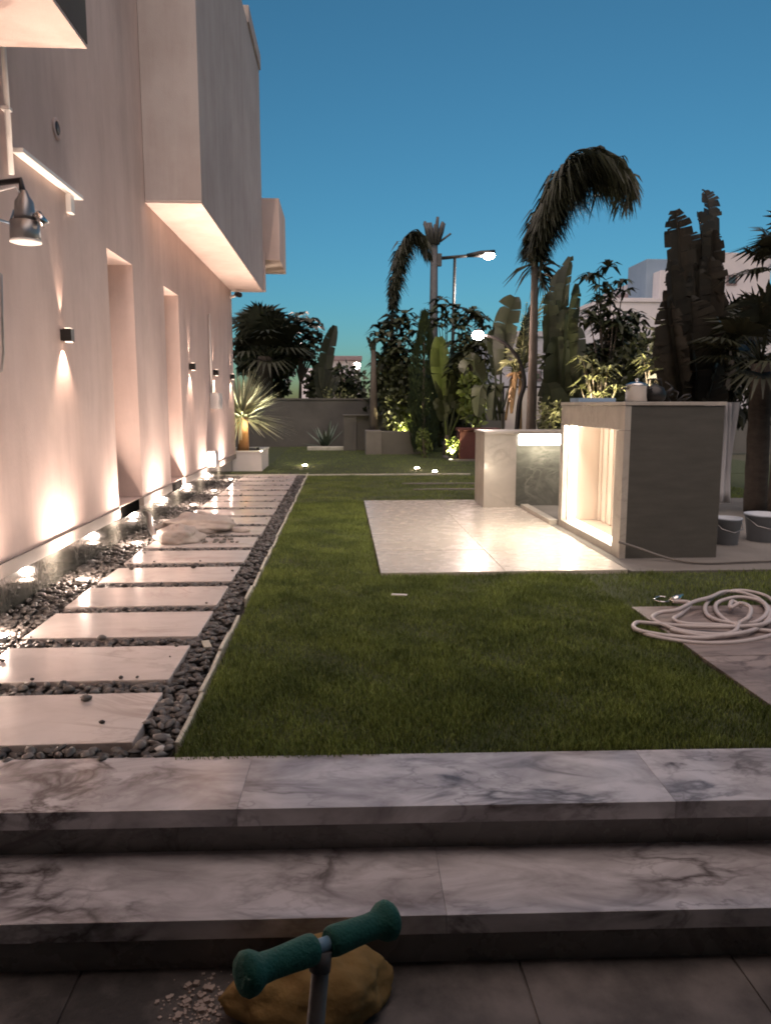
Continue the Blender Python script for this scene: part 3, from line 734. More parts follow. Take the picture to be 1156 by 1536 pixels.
# teal scooter handle in front, ochre bundle and crumbs on the lower paving
t = thing('kick_scooter', 'teal foam gripped T handle of a toy scooter standing before the steps', 'scooter', (-.04, 1.2, -.338))
A, B = Vector((-.165, 1.16, .315)), Vector((.080, 1.33, .280)); C_ = (A+B)/2; D = (B-A).normalized()
def gpt(s): return A+(B-A)*s
MB().tube([gpt(.42), gpt(.58)], .0125, 14).build('bar', M['blue_tape'], t)
for s0, s1 in ((.455, -.03), (.545, 1.03)):
    st_ = [0, .03, .10, .35, .6, .74, .80, .86, .94, 1.0, 1.02]; rad = [.016, .0195, .021, .0195, .0185, .0195, .024, .0275, .0285, .024, .012]
    MB().tube([gpt(s0+(s1-s0)*q) for q in st_], [r_*1.28 for r_ in rad], 20).build('grip', M['teal'], t)
foot = Vector((-.10, 1.12, -.30))
stem = MB().tube([C_-Vector((0, 0, .018)), C_+(foot-C_)*.5, foot], [.0155, .0165, .018], 16).build('stem', M['stem_paint'], t)
MB().tube([C_+Vector((0, 0, -.008)), C_+(foot-C_)*.07], [.019, .019], 14).build('clamp', M['stem_paint'], stem)
MB().box(-.16, -.04, .62, 1.08, -.285, -.265).build('deck', M['teal'], t, bevel=.008)
for y in (1.13, .58): MB().lathe([(.012, -.013), (.048, -.013), (.052, -.008), (.052, .008), (.048, .013), (.012, .013)], (-.10, y, -.286), 20, 'x').build('wheel', M['black'], t)
t = thing('ochre_bundle', 'ochre cloth bundle lying on the dark paving below the steps', 'bundle', (-.1, 1.83, -.338))
blob('cloth', (-.10, 1.83, -.338), .22, .12, .125, M['ochre'], 12, t, .12, 34, .052, -.45, .5)
cr = MB(); rc = random.Random(6)
for k in range(210):
    x, y = -.39+rc.gauss(0, .05), 1.86+rc.gauss(0, .06); s = rc.choice((.0015, .002, .003, .004, .006))*rc.uniform(.8, 1.4)
    if y > 1.985: continue
    cr.box(x-s, x+s, y-s, y+s, -.339, -.338+s*1.4, rc.uniform(0, 3))
tag(cr.build('plaster_crumbs', M['dust'], normals=False), kind='stuff')

# buckets and builders' clutter at the right
def bucket(x, y, r, h, m, label, name='bucket'):
    t = thing(name, label, 'bucket', (x, y, .006), 'buckets beside the bar')
    MB().lathe([(r*.8, 0), (r*.98, h*.93), (r*1.05, h*.93), (r*1.05, h), (r*.96, h), (r*.80, h*.08), (.01, h*.07)], n=22).build('tub', m, t, local=True)
    MB().tube([(-r*1.04, 0, h*.9), (-r*.8, -r*.8, h*.62), (0, -r*1.12, h*.5), (r*.8, -r*.8, h*.62), (r*1.04, 0, h*.9)], .005, 6).build('handle', M['grey_metal'], t, local=True)
bucket(3.44, 6.6, .12, .24, M['white_plastic'], 'white plastic bucket right beside the dark bar end')
bucket(3.86, 6.75, .165, .25, M['white_plastic'], 'wide white bucket under the palm trunk')
t = thing('blue_drum', 'dark blue plastic drum behind the white buckets', 'drum', (3.62, 7.6, .006))
MB().lathe([(.15, 0), (.165, .02), (.165, .16), (.172, .18), (.165, .2), (.165, .38), (.172, .4), (.165, .42), (.155, .48), (.02, .482)], n=24).build('body', M['blue_plastic'], t, local=True)
MB().lathe([(.172, .483), (.172, .505), (.02, .507)], n=24).build('lid', M['white_plastic'], t, local=True)
t = thing('drum_post', 'brown timber post leaning behind the bar at the right', 'post', (3.5, 7.3, 0))
MB().tube([(3.95, 8.2, .0), (3.93, 8.2, 1.05)], [.07, .06], 8).build('post', M['terracotta'], t)
t = thing('plastic_sheet', 'pale plastic sheeting draped down behind the buckets', 'sheet', (4.3, 8.6, 0))
sh = MB(); n = 26; vs, fs = [], []
for j in range(9):
    for i in range(n):
        u = i/(n-1); v = j/8
        vs.append((4.12+u*.36+.02*math.sin(v*4+u*9), 8.55+.035*math.sin(u*34+v*2)+.02*math.sin(v*5), .12+1.15*v))
for j in range(8):
    for i in range(n-1): a = j*n+i; fs.append((a, a+1, a+n+1, a+n))
sh.add(vs, fs, True).build('sheet', M['sheet'], t, solid=.004)

# ================================================================== PLANTS
def rv(r, s=1): return Vector((r.uniform(-s, s), r.uniform(-s, s), r.uniform(-s, s)))
def strip(mb, pts, wids, side, fold=0):
    """Leaf strip along points; side gives its width direction; fold lifts the edges."""
    vs, fs = [], []
    n = len(pts)
    for i, (p, w) in enumerate(zip(pts, wids)):
        t = (pts[min(i+1, n-1)]-pts[max(i-1, 0)]).normalized()
        s = side-t*side.dot(t); s = s.normalized() if s.length > 1e-5 else t.orthogonal().normalized()
        nn = s.cross(t)
        if fold: vs += [p-s*w/2+nn*w*fold, p, p+s*w/2+nn*w*fold]
        else: vs += [p-s*w/2, p+s*w/2]
    k = 3 if fold else 2
    for i in range(n-1):
        for q in range(k-1):
            a = i*k+q; fs.append((a, a+1, a+k+1, a+k))
    mb.add(vs, fs, False)
def frond(path_, leaf_len, leaf_w, r, n=40, droop=.5, wind=Vector((0, 0, 0)), both=True, start=.12, grow=0):
    """Pinnate palm frond: rachis along path_ with leaflets; returns a mesh builder."""
    mb = MB(); P_ = curve(path_, 8); mb.tube(P_, [.016*(1-.8*i/len(P_))+.003 for i in range(len(P_))], 5)
    for k in range(n):
        f = start+(1-start)*k/(n-1); i = min(int(f*(len(P_)-1)), len(P_)-2); p = P_[i].lerp(P_[i+1], f*(len(P_)-1)-i)
        t = (P_[i+1]-P_[i]).normalized(); sd = t.cross(Vector((0, 0, 1)))
        sd = sd.normalized() if sd.length > .05 else Vector((r.uniform(-1, 1), r.uniform(-1, 1), 0)).normalized()
        up = sd.cross(t)
        for s in ((-1, 1) if both else (1,)):
            ln = leaf_len*(math.sin(PI*min(1, f*.8+.18))**.6)*r.uniform(.75, 1.15)*(1-grow+grow*min(1, 1.6*f**1.3))
            d = (sd*s*.8+t*.55+up*r.uniform(-.35, .45)+wind).normalized()
            a = p; b = p+d*ln*.5+Vector((0, 0, -droop*ln*.12)); c = p+d*ln*.95+Vector((0, 0, -droop*ln*.5))+wind*ln*.15
            strip(mb, [a, b, c], [leaf_w*.7, leaf_w, leaf_w*.12], t.cross(d))
    return mb
def trunk(points, radii, m, parent, name='trunk', n=10): return MB().tube(curve(points, 4) if len(points) > 2 else points, [radii[0]+(radii[1]-radii[0])*i/max(1, (len(points)-1)*4 if len(points) > 2 else 1) for i in range((len(points)-1)*4+1 if len(points) > 2 else 2)], n).build(name, m, parent)

def blown_palm(base, top, arch, leaf_len, leaf_w, label, nf, spread, seed, nl=64, group='wind bent palms'):
    """A slender palm whose fronds are all swept over to one side."""
    r = random.Random(seed); t = thing('palm_tree', label, 'palm tree', base, group)
    b, tp = Vector(base), Vector(top)
    trunk([b, b.lerp(tp, .5)+Vector((.01, 0, 0)), tp], (.10*(tp.z-b.z)/3.6, .06*(tp.z-b.z)/3.6), M['bark'], t)
    trunk([tp, tp+(Vector(arch[1])-tp)*.35], (.065*(tp.z-b.z)/3.6, .04*(tp.z-b.z)/3.6), M['palm'], t, 'crown_shaft')
    ln = (Vector(arch[-1])-tp).length
    for k in range(nf):
        f = .5+.5*(k+1)/nf; n = max(3, int(round(f*(len(arch)-1)))+1)
        pts = [tp+Vector((0, 0, r.uniform(-.05, .05)))]
        for i, a in enumerate(arch[1:n]):
            w = (i+1)/(len(arch)-1); pts.append(Vector(a)+Vector((r.uniform(-1, 1)*.6, r.uniform(-1, 1)*1.5, r.uniform(-1.7, .35)))*spread*w)
        frond(pts, leaf_len, leaf_w, r, nl, 1.2, Vector((.10, 0, -.55)), grow=.6).build('frond', M['palm'], t, normals=False)
    for k in range(5):   # short hanging bits under the crown
        a = r.uniform(0, 2*PI); q = tp+Vector((0, 0, r.uniform(-.25, .1)))
        frond([q, q+Vector((math.cos(a)*.10, math.sin(a)*.1, .03)), q+Vector((math.cos(a)*.17, math.sin(a)*.16, -.12))], leaf_len*.7, leaf_w, r, 7, 1).build('frond', M['palm'], t, normals=False)
    return t
PAY = 13.5
arch = [at(802, 400, PAY), at(808, 345, PAY), at(826, 285, PAY), at(858, 236, PAY), at(895, 224, PAY), at(925, 242, PAY), at(941, 276, PAY)]
b_ = at(795, 660, PAY); b_.z = -.05
blown_palm(b_, arch[0], arch, .74, .036, 'tall slender palm with fronds blown over to the right behind the bar', 34, .26, 31)
PBY = 22
arch = [at(588, 478, PBY), at(590, 440, PBY), at(596, 395, PBY), at(607, 358, PBY), at(622, 347, PBY), at(636, 358, PBY), at(643, 374, PBY)]
b_ = at(583, 660, PBY); b_.z = -.05
blown_palm(b_, arch[0], arch, .55, .055, 'smaller wind swept palm left of the tower in the distance', 16, .16, 32, 40)

def paddle(base, path_, width, r, tears=10, m=None, fold=.18, gap=.25, sidev=None):
    """Banana or strelitzia leaf: stalk, midrib, and a blade torn into side strips."""
    mb = MB(); P_ = curve(path_, 16); n = len(P_)
    mb.tube(P_, [.022*(1-.85*i/n)+.003 for i in range(n)], 6)
    for s in (-1, 1):
        k0 = int(n*.32); k = k0
        while k < n-1:
            seg = max(1, int(r.uniform(.4, 1.7)*(n-k0)/tears)); e = min(n-1, k+seg)
            drop = max(0, r.gauss(.0, .16)); bend = r.uniform(-.15, .15); pull = max(0, r.uniform(-.3, .22)); tilt = r.uniform(.15, .21) if tears < 9 else r.uniform(.05, .3); cut = r.uniform(.96, 1.02) if tears < 9 else r.uniform(.8, 1.06)
            mid = (k+e)/2; vs = []
            for i in range(k, e+1):
                f = (i-k0)/(n-1-k0); w = width/2*(math.sin(PI*min(1, f*.86+.10))**.55)*cut
                t = (P_[min(i+1, n-1)]-P_[max(i-1, 0)]).normalized()
                sd = (sidev or t.cross(Vector((0, 1, 0)))); sd = (sd-t*sd.dot(t)).normalized(); nn = sd.cross(t)
                sh = (P_[int(mid)]-P_[i])*pull
                m1 = P_[i]+sd*s*w*.5+nn*w*(.10+fold*.5)+t*w*tilt*.35+sh*.35
                edge = P_[i]+sd*s*w*(1-.5*drop)+nn*w*(fold+bend)+t*w*tilt+sh-Vector((0, 0, 1))*w*drop*1.3
                vs += [P_[i], m1, edge]
            fs = []
            for i in range(e-k): fs += [(i*3, i*3+1, i*3+4, i*3+3), (i*3+1, i*3+2, i*3+5, i*3+4)]
            mb.add(vs, fs, True)
            k = e
    return mb
def banana(name, label, base, leaves, m, seed,  stem_r=.07, stem_top=None, group='banana plants', cat='banana plant', tears=5, twist=.9):
    """leaves: list of (tip point list, width, material or None)."""
    r = random.Random(seed); t = thing(name, label, cat, base, group); b = Vector(base)
    st_ = stem_top or b+Vector((0, 0, .5))
    for pts, w, mm in leaves:
        pts = [Vector(p) for p in pts]
        paddle(None, pts, w, r, tears, fold=r.uniform(.25, .6), sidev=Vector((1, r.uniform(-twist, twist), 0))).build('leaf', mm or m, t, normals=False)
    MB().tube([b, b.lerp(st_, .5), st_], [stem_r, stem_r*.85, stem_r*.5], 8).build('stem', M['bark'], t)
    return t

# banana between the palm and the white wall (left of the bar)
Y = 15.2
b_ = at(752, 660, Y); b_.z = -.05
banana('banana_plant', 'banana plant with one broad upright leaf left of the tall palm', b_, [
    ([at(750, 620, Y), at(752, 540, Y), at(760, 480, Y), at(772, 445, Y)], .56, None),
    ([at(748, 620, Y), at(742, 560, Y-.2), at(738, 515, Y-.2), at(742, 490, Y-.2)], .42, None),
    ([at(752, 620, Y), at(770, 560, Y+.2), at(788, 500, Y+.2), at(800, 455, Y+.2)], .36, None),
    ([at(745, 620, Y), at(722, 570, Y), at(705, 545, Y-.2), at(695, 560, Y-.3)], .40, None),
    ([at(745, 630, Y), at(735, 590, Y-.3), at(722, 580, Y-.4), at(716, 625, Y-.5)], .34, None),
    ([at(750, 630, Y), at(745, 590, Y-.3), at(742, 580, Y-.4), at(738, 630, Y-.5)], .34, None),
    ([at(758, 630, Y), at(766, 580, Y-.1), at(774, 560, Y-.2), at(768, 620, Y-.2)], .22, M['dry_leaf'])], M['banana'], 41, .06)
# dark banana column right behind the bar
Y = 12.6
b_ = at(838, 660, Y); b_.z = -.05
lv = []
rmid = random.Random(78)
for (x0, x1, y1, w) in ((846, 856, 385, .24), (838, 846, 402, .30), (824, 820, 440, .24), (852, 862, 425, .28), (836, 834, 450, .34), (846, 850, 465, .40), (826, 822, 490, .34), (856, 866, 490, .34), (838, 836, 505, .46), (848, 854, 520, .46), (828, 822, 535, .42), (858, 868, 545, .40), (840, 842, 555, .54), (832, 822, 575, .46), (850, 862, 580, .46)):
    q = rmid.uniform(-.4, .4)
    lv.append(([at(838+rmid.uniform(-10, 10), 645, Y), at((838+x0)/2, 565+(y1-385)*.3, Y+q*.5), at(x0, y1+50, Y+q), at(x1, y1, Y+q*1.2)], w*1.3, None))
banana('banana_plant', 'tall narrow clump of dark banana leaves right of the tall palm', b_, lv, M['banana'], 42, .08, tears=7, twist=1.2)
# big dark clump at the right
Y = 9.6
b_ = at(1040, 690, Y); b_.z = 0
lv = []
rbig = random.Random(77)
for (x0, x1, y1, w) in ((1064, 1057, 285, .30), (1052, 1046, 318, .34), (1018, 1012, 315, .26), (1026, 1022, 342, .30), (1066, 1068, 345, .28), (1038, 1034, 350, .40), (1010, 1004, 390, .26), (1058, 1062, 385, .36), (1020, 1014, 405, .34), (1046, 1044, 405, .44),
        (1008, 1000, 450, .28), (1066, 1074, 440, .32), (1032, 1028, 445, .46), (1014, 1006, 490, .36), (1056, 1060, 470, .46), (1040, 1036, 500, .50), (1070, 1082, 505, .36), (1020, 1012, 540, .44), (1060, 1076, 545, .44), (1044, 1046, 555, .56), (1030, 1000, 560, .36)):
    q = rbig.uniform(-.45, .45)
    lv.append(([at(1040+rbig.uniform(-12, 12), 640, Y), at((1040+x0)/2, 545+(y1-285)*.35, Y+q*.5), at(x0, y1+55, Y+q), at(x1, y1, Y+q*1.2)], w*1.3, None))
banana('banana_plant', 'big dark clump of ragged banana leaves rising behind the bar end', b_, lv, M['banana_dark'], 43, .12, tears=12, twist=1.1)
# slim folded banana leaf over the grey wall, and bent stub
Y = 25
b_ = at(490, 640, Y); b_.z = 0
banana('banana_plant', 'slim upright folded banana leaf over the grey back wall', b_, [
    ([at(490, 640, Y), at(486, 580, Y), at(490, 530, Y), at(502, 488, Y)], .50, None), ([at(490, 640, Y), at(482, 600, Y), at(480, 560, Y), at(484, 540, Y)], .40, None),
    ([at(490, 640, Y), at(494, 600, Y), at(500, 575, Y), at(508, 565, Y)], .40, None)], M['palm'], 44, .08)
Y = 20.4
b_ = at(560, 660, Y); b_.z = 0
banana('banana_plant', 'bare banana stem with two bent leaf stubs at the end of the grey wall', b_, [
    ([at(560, 560, Y), at(560, 530, Y), at(562, 512, Y), at(576, 508, Y)], .16, None), ([at(560, 560, Y), at(558, 530, Y), at(555, 515, Y), at(550, 505, Y)], .12, None),
    ([at(560, 590, Y), at(566, 560, Y), at(572, 545, Y), at(573, 560, Y)], .16, None)], M['palm'], 45, .12, at(560, 525, Y))

def leaf_cloud(c, rx, ry, rz_, n, size, r, elong=1.8, shell=.55, droop=0):
    """Leaf-sized faces through an uneven crown volume."""
    mb = MB(); lobes = [(rv(r, .55), r.uniform(.45, .75)) for _ in range(7)]
    k = 0; tries = 0
    while k < n and tries < n*20:
        tries += 1
        lc, lr = lobes[r.randrange(7)]
        d = rv(r).normalized()*lr*(r.uniform(shell, 1)**.5); q = lc+d
        p = Vector((c[0]+q.x*rx, c[1]+q.y*ry, c[2]+q.z*rz_))
        a = (rv(r)+d*.6+Vector((0, 0, -droop))).normalized(); s = a.orthogonal().normalized(); s = (s*math.cos(r.uniform(0, 6))+a.cross(s)*math.sin(r.uniform(0, 6))).normalized()
        l = size*r.uniform(.6, 1.3); w = l/elong
        mb.add([p-s*w*.15, p+a*l*.45-s*w*.5, p+a*l, p+a*l*.45+s*w*.5], [(0, 1, 2, 3)]); k += 1
    return mb
def bush(name, label, cat, box, y, m, n, size, seed, group=None, depth=None, elong=1.8, droop=0, trunk_m='bark', tr=.04, stems=3):
    """box: pixel box of the crown (x0,y0,x1,y1) on plane Y=y; trunk down to the ground."""
    r = random.Random(seed); x0, y0, x1, y1 = box; a, b = at(x0, y0, y), at(x1, y1, y)
    c = (a+b)/2; rx, rz_ = abs(b.x-a.x)/2, abs(a.z-b.z)/2
    t = thing(name, label, cat, (c.x, y, -.03), group)
    leaf_cloud(c, rx, depth or rx, rz_, n, size, r, elong, droop=droop).build('crown', m, t, normals=False)
    for k in range(stems):
        top = c+Vector((r.uniform(-.5, .5)*rx, r.uniform(-.4, .4)*rx, r.uniform(-.1, .4)*rz_)); bb = Vector((c.x+r.uniform(-.12, .12)*rx, y+r.uniform(-.1, .1)*rx, -.03))
        MB().tube(curve([bb, bb.lerp(top, .5)+Vector((r.uniform(-.1, .1)*rx, 0, 0)), top], 4), [tr*(1-.7*i/8) for i in range(9)], 6).build('trunk', M[trunk_m], t)
    return t
# cypress
def cypress(label, px0, px1, ptop, pbot, y, m, seed):
    r = random.Random(seed); a = at((px0+px1)/2, ptop, y); h = a.z+.03; rad = abs(at(px1, 600, y).x-at(px0, 600, y).x)/2
    t = thing('cypress_tree', label, 'tree', (a.x, y, -.03), 'cypress trees'); mb = MB()
    for k in range(4200):
        f = r.random()**.8; z = .06+f*(h-.06)
        pr = rad*(min(1, (1-f)*2.2)**.75)*(.75+.25*min(1, f*6)); an = r.uniform(0, 2*PI); q = pr*(r.uniform(.35, 1.02)**.5)*(1+.1*math.sin(an*3+z*5))
        p = Vector((a.x+q*math.cos(an), y+q*math.sin(an), z)); d = Vector((math.cos(an)*.35, math.sin(an)*.35, 1)).normalized()+rv(r, .25)
        s = d.orthogonal().normalized(); l = r.uniform(.06, .15)
        mb.add([p-s*.015, p+s*.015, p+d*l*.6+s*.02, p+d*l], [(0, 1, 2, 3)])
    mb.build('crown', m, t, normals=False); MB().tube([(a.x, y, -.03), (a.x, y, h*.8)], [.06, .02], 8).build('trunk', M['bark'], t)
cypress('dark pointed cypress standing on the lawn edge in the middle distance', 614, 658, 472, 690, 19, M['cypress'], 51)

# compound-leaf trees: whorls of leaflets on branch tips
def whorl_tree(name, label, base, tips, m, seed, leaf=.28, lw=.07, n=9, cat='tree', group=None, tr=.05, trunk_m='bark', layers=1):
    r = random.Random(seed); b = Vector(base); t = thing(name, label, cat, base, group)
    hub = b.lerp(sum((Vector(q) for q in tips), Vector())/len(tips), .55)
    tk = MB().tube(curve([b, b.lerp(hub, .5)+Vector((.03, 0, 0)), hub], 4), [tr*(1-.4*i/8) for i in range(9)], 8).build('trunk', M[trunk_m], t)
    for q in tips:
        q = Vector(q); mb = MB()
        MB().tube(curve([hub, hub.lerp(q, .5)+Vector((0, 0, -.05)), q], 4), [tr*.5*(1-.7*i/8) for i in range(9)], 6).build('branch', M[trunk_m], tk)
        for ly in range(layers):
            o = q+Vector((r.uniform(-.5, .5)*leaf*(layers > 1), r.uniform(-.5, .5)*leaf*(layers > 1), -.5*leaf*ly))
            for k in range(n):
                a = 2*PI*k/n+r.uniform(-.3, .3); l = leaf*r.uniform(.7, 1.2); e = r.uniform(-.1, .55)
                d = Vector((math.cos(a), math.sin(a), e)); s = Vector((-math.sin(a), math.cos(a), 0))
                strip(mb, [o, o+d*l*.5+Vector((0, 0, .02)), o+d*l+Vector((0, 0, -l*.35))], [lw*.35, lw, lw*.15], s)
        mb.build('leaf_cluster', m, t, normals=False)
    return t
rq = random.Random(17)
def tips(box, y, n, dy=.6): return [at(rq.uniform(box[0], box[2]), rq.uniform(box[1], box[3]), y+rq.uniform(-dy, dy)) for _ in range(n)]
Y = 14.5; b_ = at(905, 640, Y); b_.z = 0
whorl_tree('umbrella_tree', 'dark umbrella leaved tree rising behind the frangipani', b_, [at(897, 402, Y), at(893, 418, Y), at(935, 425, Y), at(898, 440, Y), at(915, 447, Y)]+tips((872, 460, 945, 560), Y, 34), M['shrub'], 52, .30, .10, 11, layers=2)
bush('shrub', 'dense dark shrub filling the gap behind the frangipani', 'shrub', (860, 470, 965, 640), 15, M['shrub'], 2600, .13, 53, 'shrubs behind the bar', .8)
# frangipani, lit from below
Y = 11.2
def frangi(label, box, base_px, y, n, seed):
    b = at(base_px[0], base_px[1], y); b.z = 0
    return whorl_tree('frangipani', label, b, tips(box, y, n, .35), M['frangi'], seed, .24, .055, 12, 'frangipani', 'frangipani trees behind the bar', .045, 'pale_bark')
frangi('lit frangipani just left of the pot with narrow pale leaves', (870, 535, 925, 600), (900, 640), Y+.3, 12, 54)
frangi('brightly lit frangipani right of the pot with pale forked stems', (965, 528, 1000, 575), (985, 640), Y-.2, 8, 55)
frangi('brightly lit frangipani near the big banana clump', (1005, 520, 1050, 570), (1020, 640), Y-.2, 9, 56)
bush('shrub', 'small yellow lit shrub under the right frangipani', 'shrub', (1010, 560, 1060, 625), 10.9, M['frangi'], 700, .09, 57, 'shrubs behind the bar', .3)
# fan palm at right edge
def fan_palm(label, base, crown, R_, nf, m, seed, trunk_r=.14, petiole=.5, wind=Vector((0, 0, 0)), group='fan palms', trunk_m='bark', up=.2):
    r = random.Random(seed); b, c = Vector(base), Vector(crown); t = thing('fan_palm', label, 'palm tree', base, group)
    MB().tube(curve([b, b.lerp(c, .5), c], 5), [trunk_r*(1-.15*i/10)*(1+.06*(i % 2)) for i in range(11)], 12).build('trunk', M[trunk_m], t)
    for k in range(nf):
        a = 2*PI*(k/nf)+r.uniform(-.3, .3); el = r.uniform(-.5, 1.3)+up
        d = (Vector((math.cos(a)*math.cos(el), math.sin(a)*math.cos(el), math.sin(el)))+wind).normalized()
        hub = c+d*petiole*R_*r.uniform(.8, 1.1); mb = MB(); mb.tube([c, c.lerp(hub, .5)+Vector((0, 0, .04)), hub], .012, 5)
        sd = d.cross(Vector((0, 0, 1))).normalized(); upv = sd.cross(d)
        for q in range(19):
            f = (q-9)/9*1.9; dd = (d*math.cos(f)+(sd*math.sin(f))+upv*.15*abs(math.sin(f))).normalized(); l = R_*.62*(1-.25*abs(f)/1.9)*r.uniform(.85, 1.1)
            strip(mb, [hub, hub+dd*l*.55, hub+dd*l+Vector((0, 0, -.30*l))+wind*.1], [.015, .055*R_, .004], upv.cross(dd))
        mb.build('frond', m, t, normals=False)
    return t
b_ = at(1132, 770, 8.6); b_.z = 0
fan_palm('dark fan palm with a thick brown trunk at the right edge', b_, at(1142, 545, 8.6), .88, 22, M['palm'], 61, .13, .55, trunk_m='dark_bark')
b_ = at(1165, 760, 8.2); b_.z = 0
fan_palm('dark fan palm reaching into the sky at the right edge', b_, at(1190, 405, 8.2), .72, 16, M['palm'], 62, .10, .55, trunk_m='dark_bark')
bush('shrub', 'dark tangle of foliage under the right fan palms', 'shrub', (1000, 460, 1165, 640), 10.6, M['palm'], 4200, .26, 63, 'shrubs behind the bar', .5, 4, .5)
# far left fan palm and trees behind the house corner
b_ = at(395, 640, 26.5); b_.z = 0
fan_palm('dense dark fan palm just past the house corner', b_, at(398, 535, 26.5), 2.1, 26, M['palm'], 64, .3, .5, trunk_m='dark_bark')
bush('tree', 'dark bushy tree over the left end of the grey wall', 'tree', (352, 480, 450, 600), 27.5, M['shrub'], 2600, .32, 65, 'trees behind the grey wall', 1.2)
Y = 27; b_ = at(445, 640, Y); b_.z = 0
whorl_tree('tree', 'open branched round leaved tree against the sky beside the fan palm', b_, [at(x, y, Y) for x, y in ((428, 485), (455, 472), (472, 480), (445, 500), (465, 500), (478, 515), (450, 525), (470, 535), (438, 520), (440, 480), (460, 488), (476, 500), (432, 500), (462, 520))], M['palm'], 66, .42, .30, 7, 'tree', 'trees behind the grey wall', .08, layers=2)
bush('shrub', 'dark round shrub in front of the flat roofed far house', 'shrub', (498, 552, 546, 606), 26, M['shrub'], 900, .22, 67, 'shrubs over the grey wall', .7)
bush('shrub', 'dark shrub under the slim banana leaf at the grey wall', 'shrub', (455, 545, 500, 606), 26.3, M['shrub'], 900, .22, 68, 'shrubs over the grey wall', .7)
bush('shrub', 'low pale flowering shrub peeping over the grey wall', 'shrub', (474, 578, 545, 612), 24.2, M['frangi'], 200, .10, 69, 'shrubs over the grey wall', .4)
# mass around the cypress
Y = 21
b_ = at(600, 660, Y); b_.z = 0
whorl_tree('umbrella_tree', 'dark umbrella leaved tree behind the small swept palm', b_, [at(572, 492, Y), at(585, 490, Y), at(600, 478, Y), at(612, 470, Y), at(618, 488, Y), at(592, 505, Y)]+tips((568, 500, 625, 600), Y, 30), M['shrub'], 71, .42, .15, 9, layers=2, group='dark umbrella trees')
bush('shrub', 'dark shrub left of the cypress', 'shrub', (562, 530, 625, 670), 20.6, M['shrub'], 1800, .18, 72, 'shrubs around the cypress', .6)
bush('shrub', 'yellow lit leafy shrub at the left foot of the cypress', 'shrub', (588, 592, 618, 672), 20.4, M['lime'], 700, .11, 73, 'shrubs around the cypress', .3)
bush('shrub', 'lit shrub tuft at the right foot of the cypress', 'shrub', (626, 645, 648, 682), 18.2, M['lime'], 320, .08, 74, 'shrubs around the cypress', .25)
Y = 18.6; b_ = at(670, 660, Y); b_.z = 0
banana('strelitzia', 'lime lit strelitzia right of the cypress', b_, [  # its lit leaves take the brighter leaf colour
    ([at(670, 660, Y), at(664, 590, Y), at(660, 545, Y), at(658, 505, Y)], .50, M['lime']), ([at(670, 660, Y), at(672, 600, Y), at(676, 560, Y), at(680, 520, Y)], .55, None),
    ([at(670, 660, Y), at(682, 610, Y), at(695, 570, Y), at(706, 545, Y)], .45, None), ([at(670, 660, Y), at(668, 620, Y), at(664, 590, Y), at(655, 570, Y)], .42, None),
    ([at(672, 660, Y), at(690, 620, Y), at(704, 600, Y), at(718, 598, Y)], .40, M['lime']), ([at(668, 660, Y), at(665, 630, Y), at(662, 610, Y), at(652, 600, Y)], .36, None),
    ([at(672, 660, Y), at(684, 600, Y), at(692, 555, Y), at(696, 520, Y)], .5, None)], M['shrub'], 75, .10, group='strelitzias', cat='strelitzia')
bush('shrub', 'long dark hedge mass filling the back of the planting', 'shrub', (560, 515, 735, 662), 22.6, M['shrub'], 4200, .22, 170, 'shrubs around the cypress', .8)
bush('shrub', 'dark hedge behind the white gate and bananas', 'shrub', (815, 520, 960, 650), 16.5, M['shrub'], 2600, .18, 171, 'shrubs behind the bar', .7)
bush('shrub', 'dark filler shrub between the frangipanis and the big banana clump', 'shrub', (925, 505, 1015, 645), 12.4, M['shrub'], 2200, .14, 172, 'shrubs behind the bar', .6)
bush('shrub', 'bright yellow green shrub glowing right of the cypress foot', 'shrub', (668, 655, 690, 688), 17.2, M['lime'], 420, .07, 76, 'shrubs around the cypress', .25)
bush('shrub', 'dark shrub mass behind the lime strelitzia', 'shrub', (640, 520, 715, 660), 20.5, M['shrub'], 2200, .2, 77, 'shrubs around the cypress', .7)
Y = 18; b_ = at(712, 650, Y); b_.z = 0
whorl_tree('umbrella_tree', 'pale umbrella leaved tree by the arched lamp', b_, [at(700, 470, Y), at(712, 465, Y), at(690, 480, Y), at(722, 478, Y)]+tips((685, 490, 735, 600), Y, 22), M['shrub'], 78, .36, .13, 9, layers=2, group='umbrella trees by the lamps')
Y = 26; b_ = at(668, 640, Y); b_.z = 0
whorl_tree('umbrella_tree', 'thin far umbrella leaved tree between the tower and the lamp pole', b_, [at(668, 450, Y), at(655, 468, Y), at(672, 462, Y), at(688, 462, Y), at(640, 478, Y), at(662, 480, Y), at(694, 478, Y)], M['shrub'], 79, .5, .18, 8, layers=2, group='umbrella trees by the lamps')
bush('shrub', 'leafy yellow lit shrub behind the red planter', 'shrub', (690, 560, 745, 648), 17.6, M['lime'], 500, .16, 80, 'shrubs around the cypress', .4)
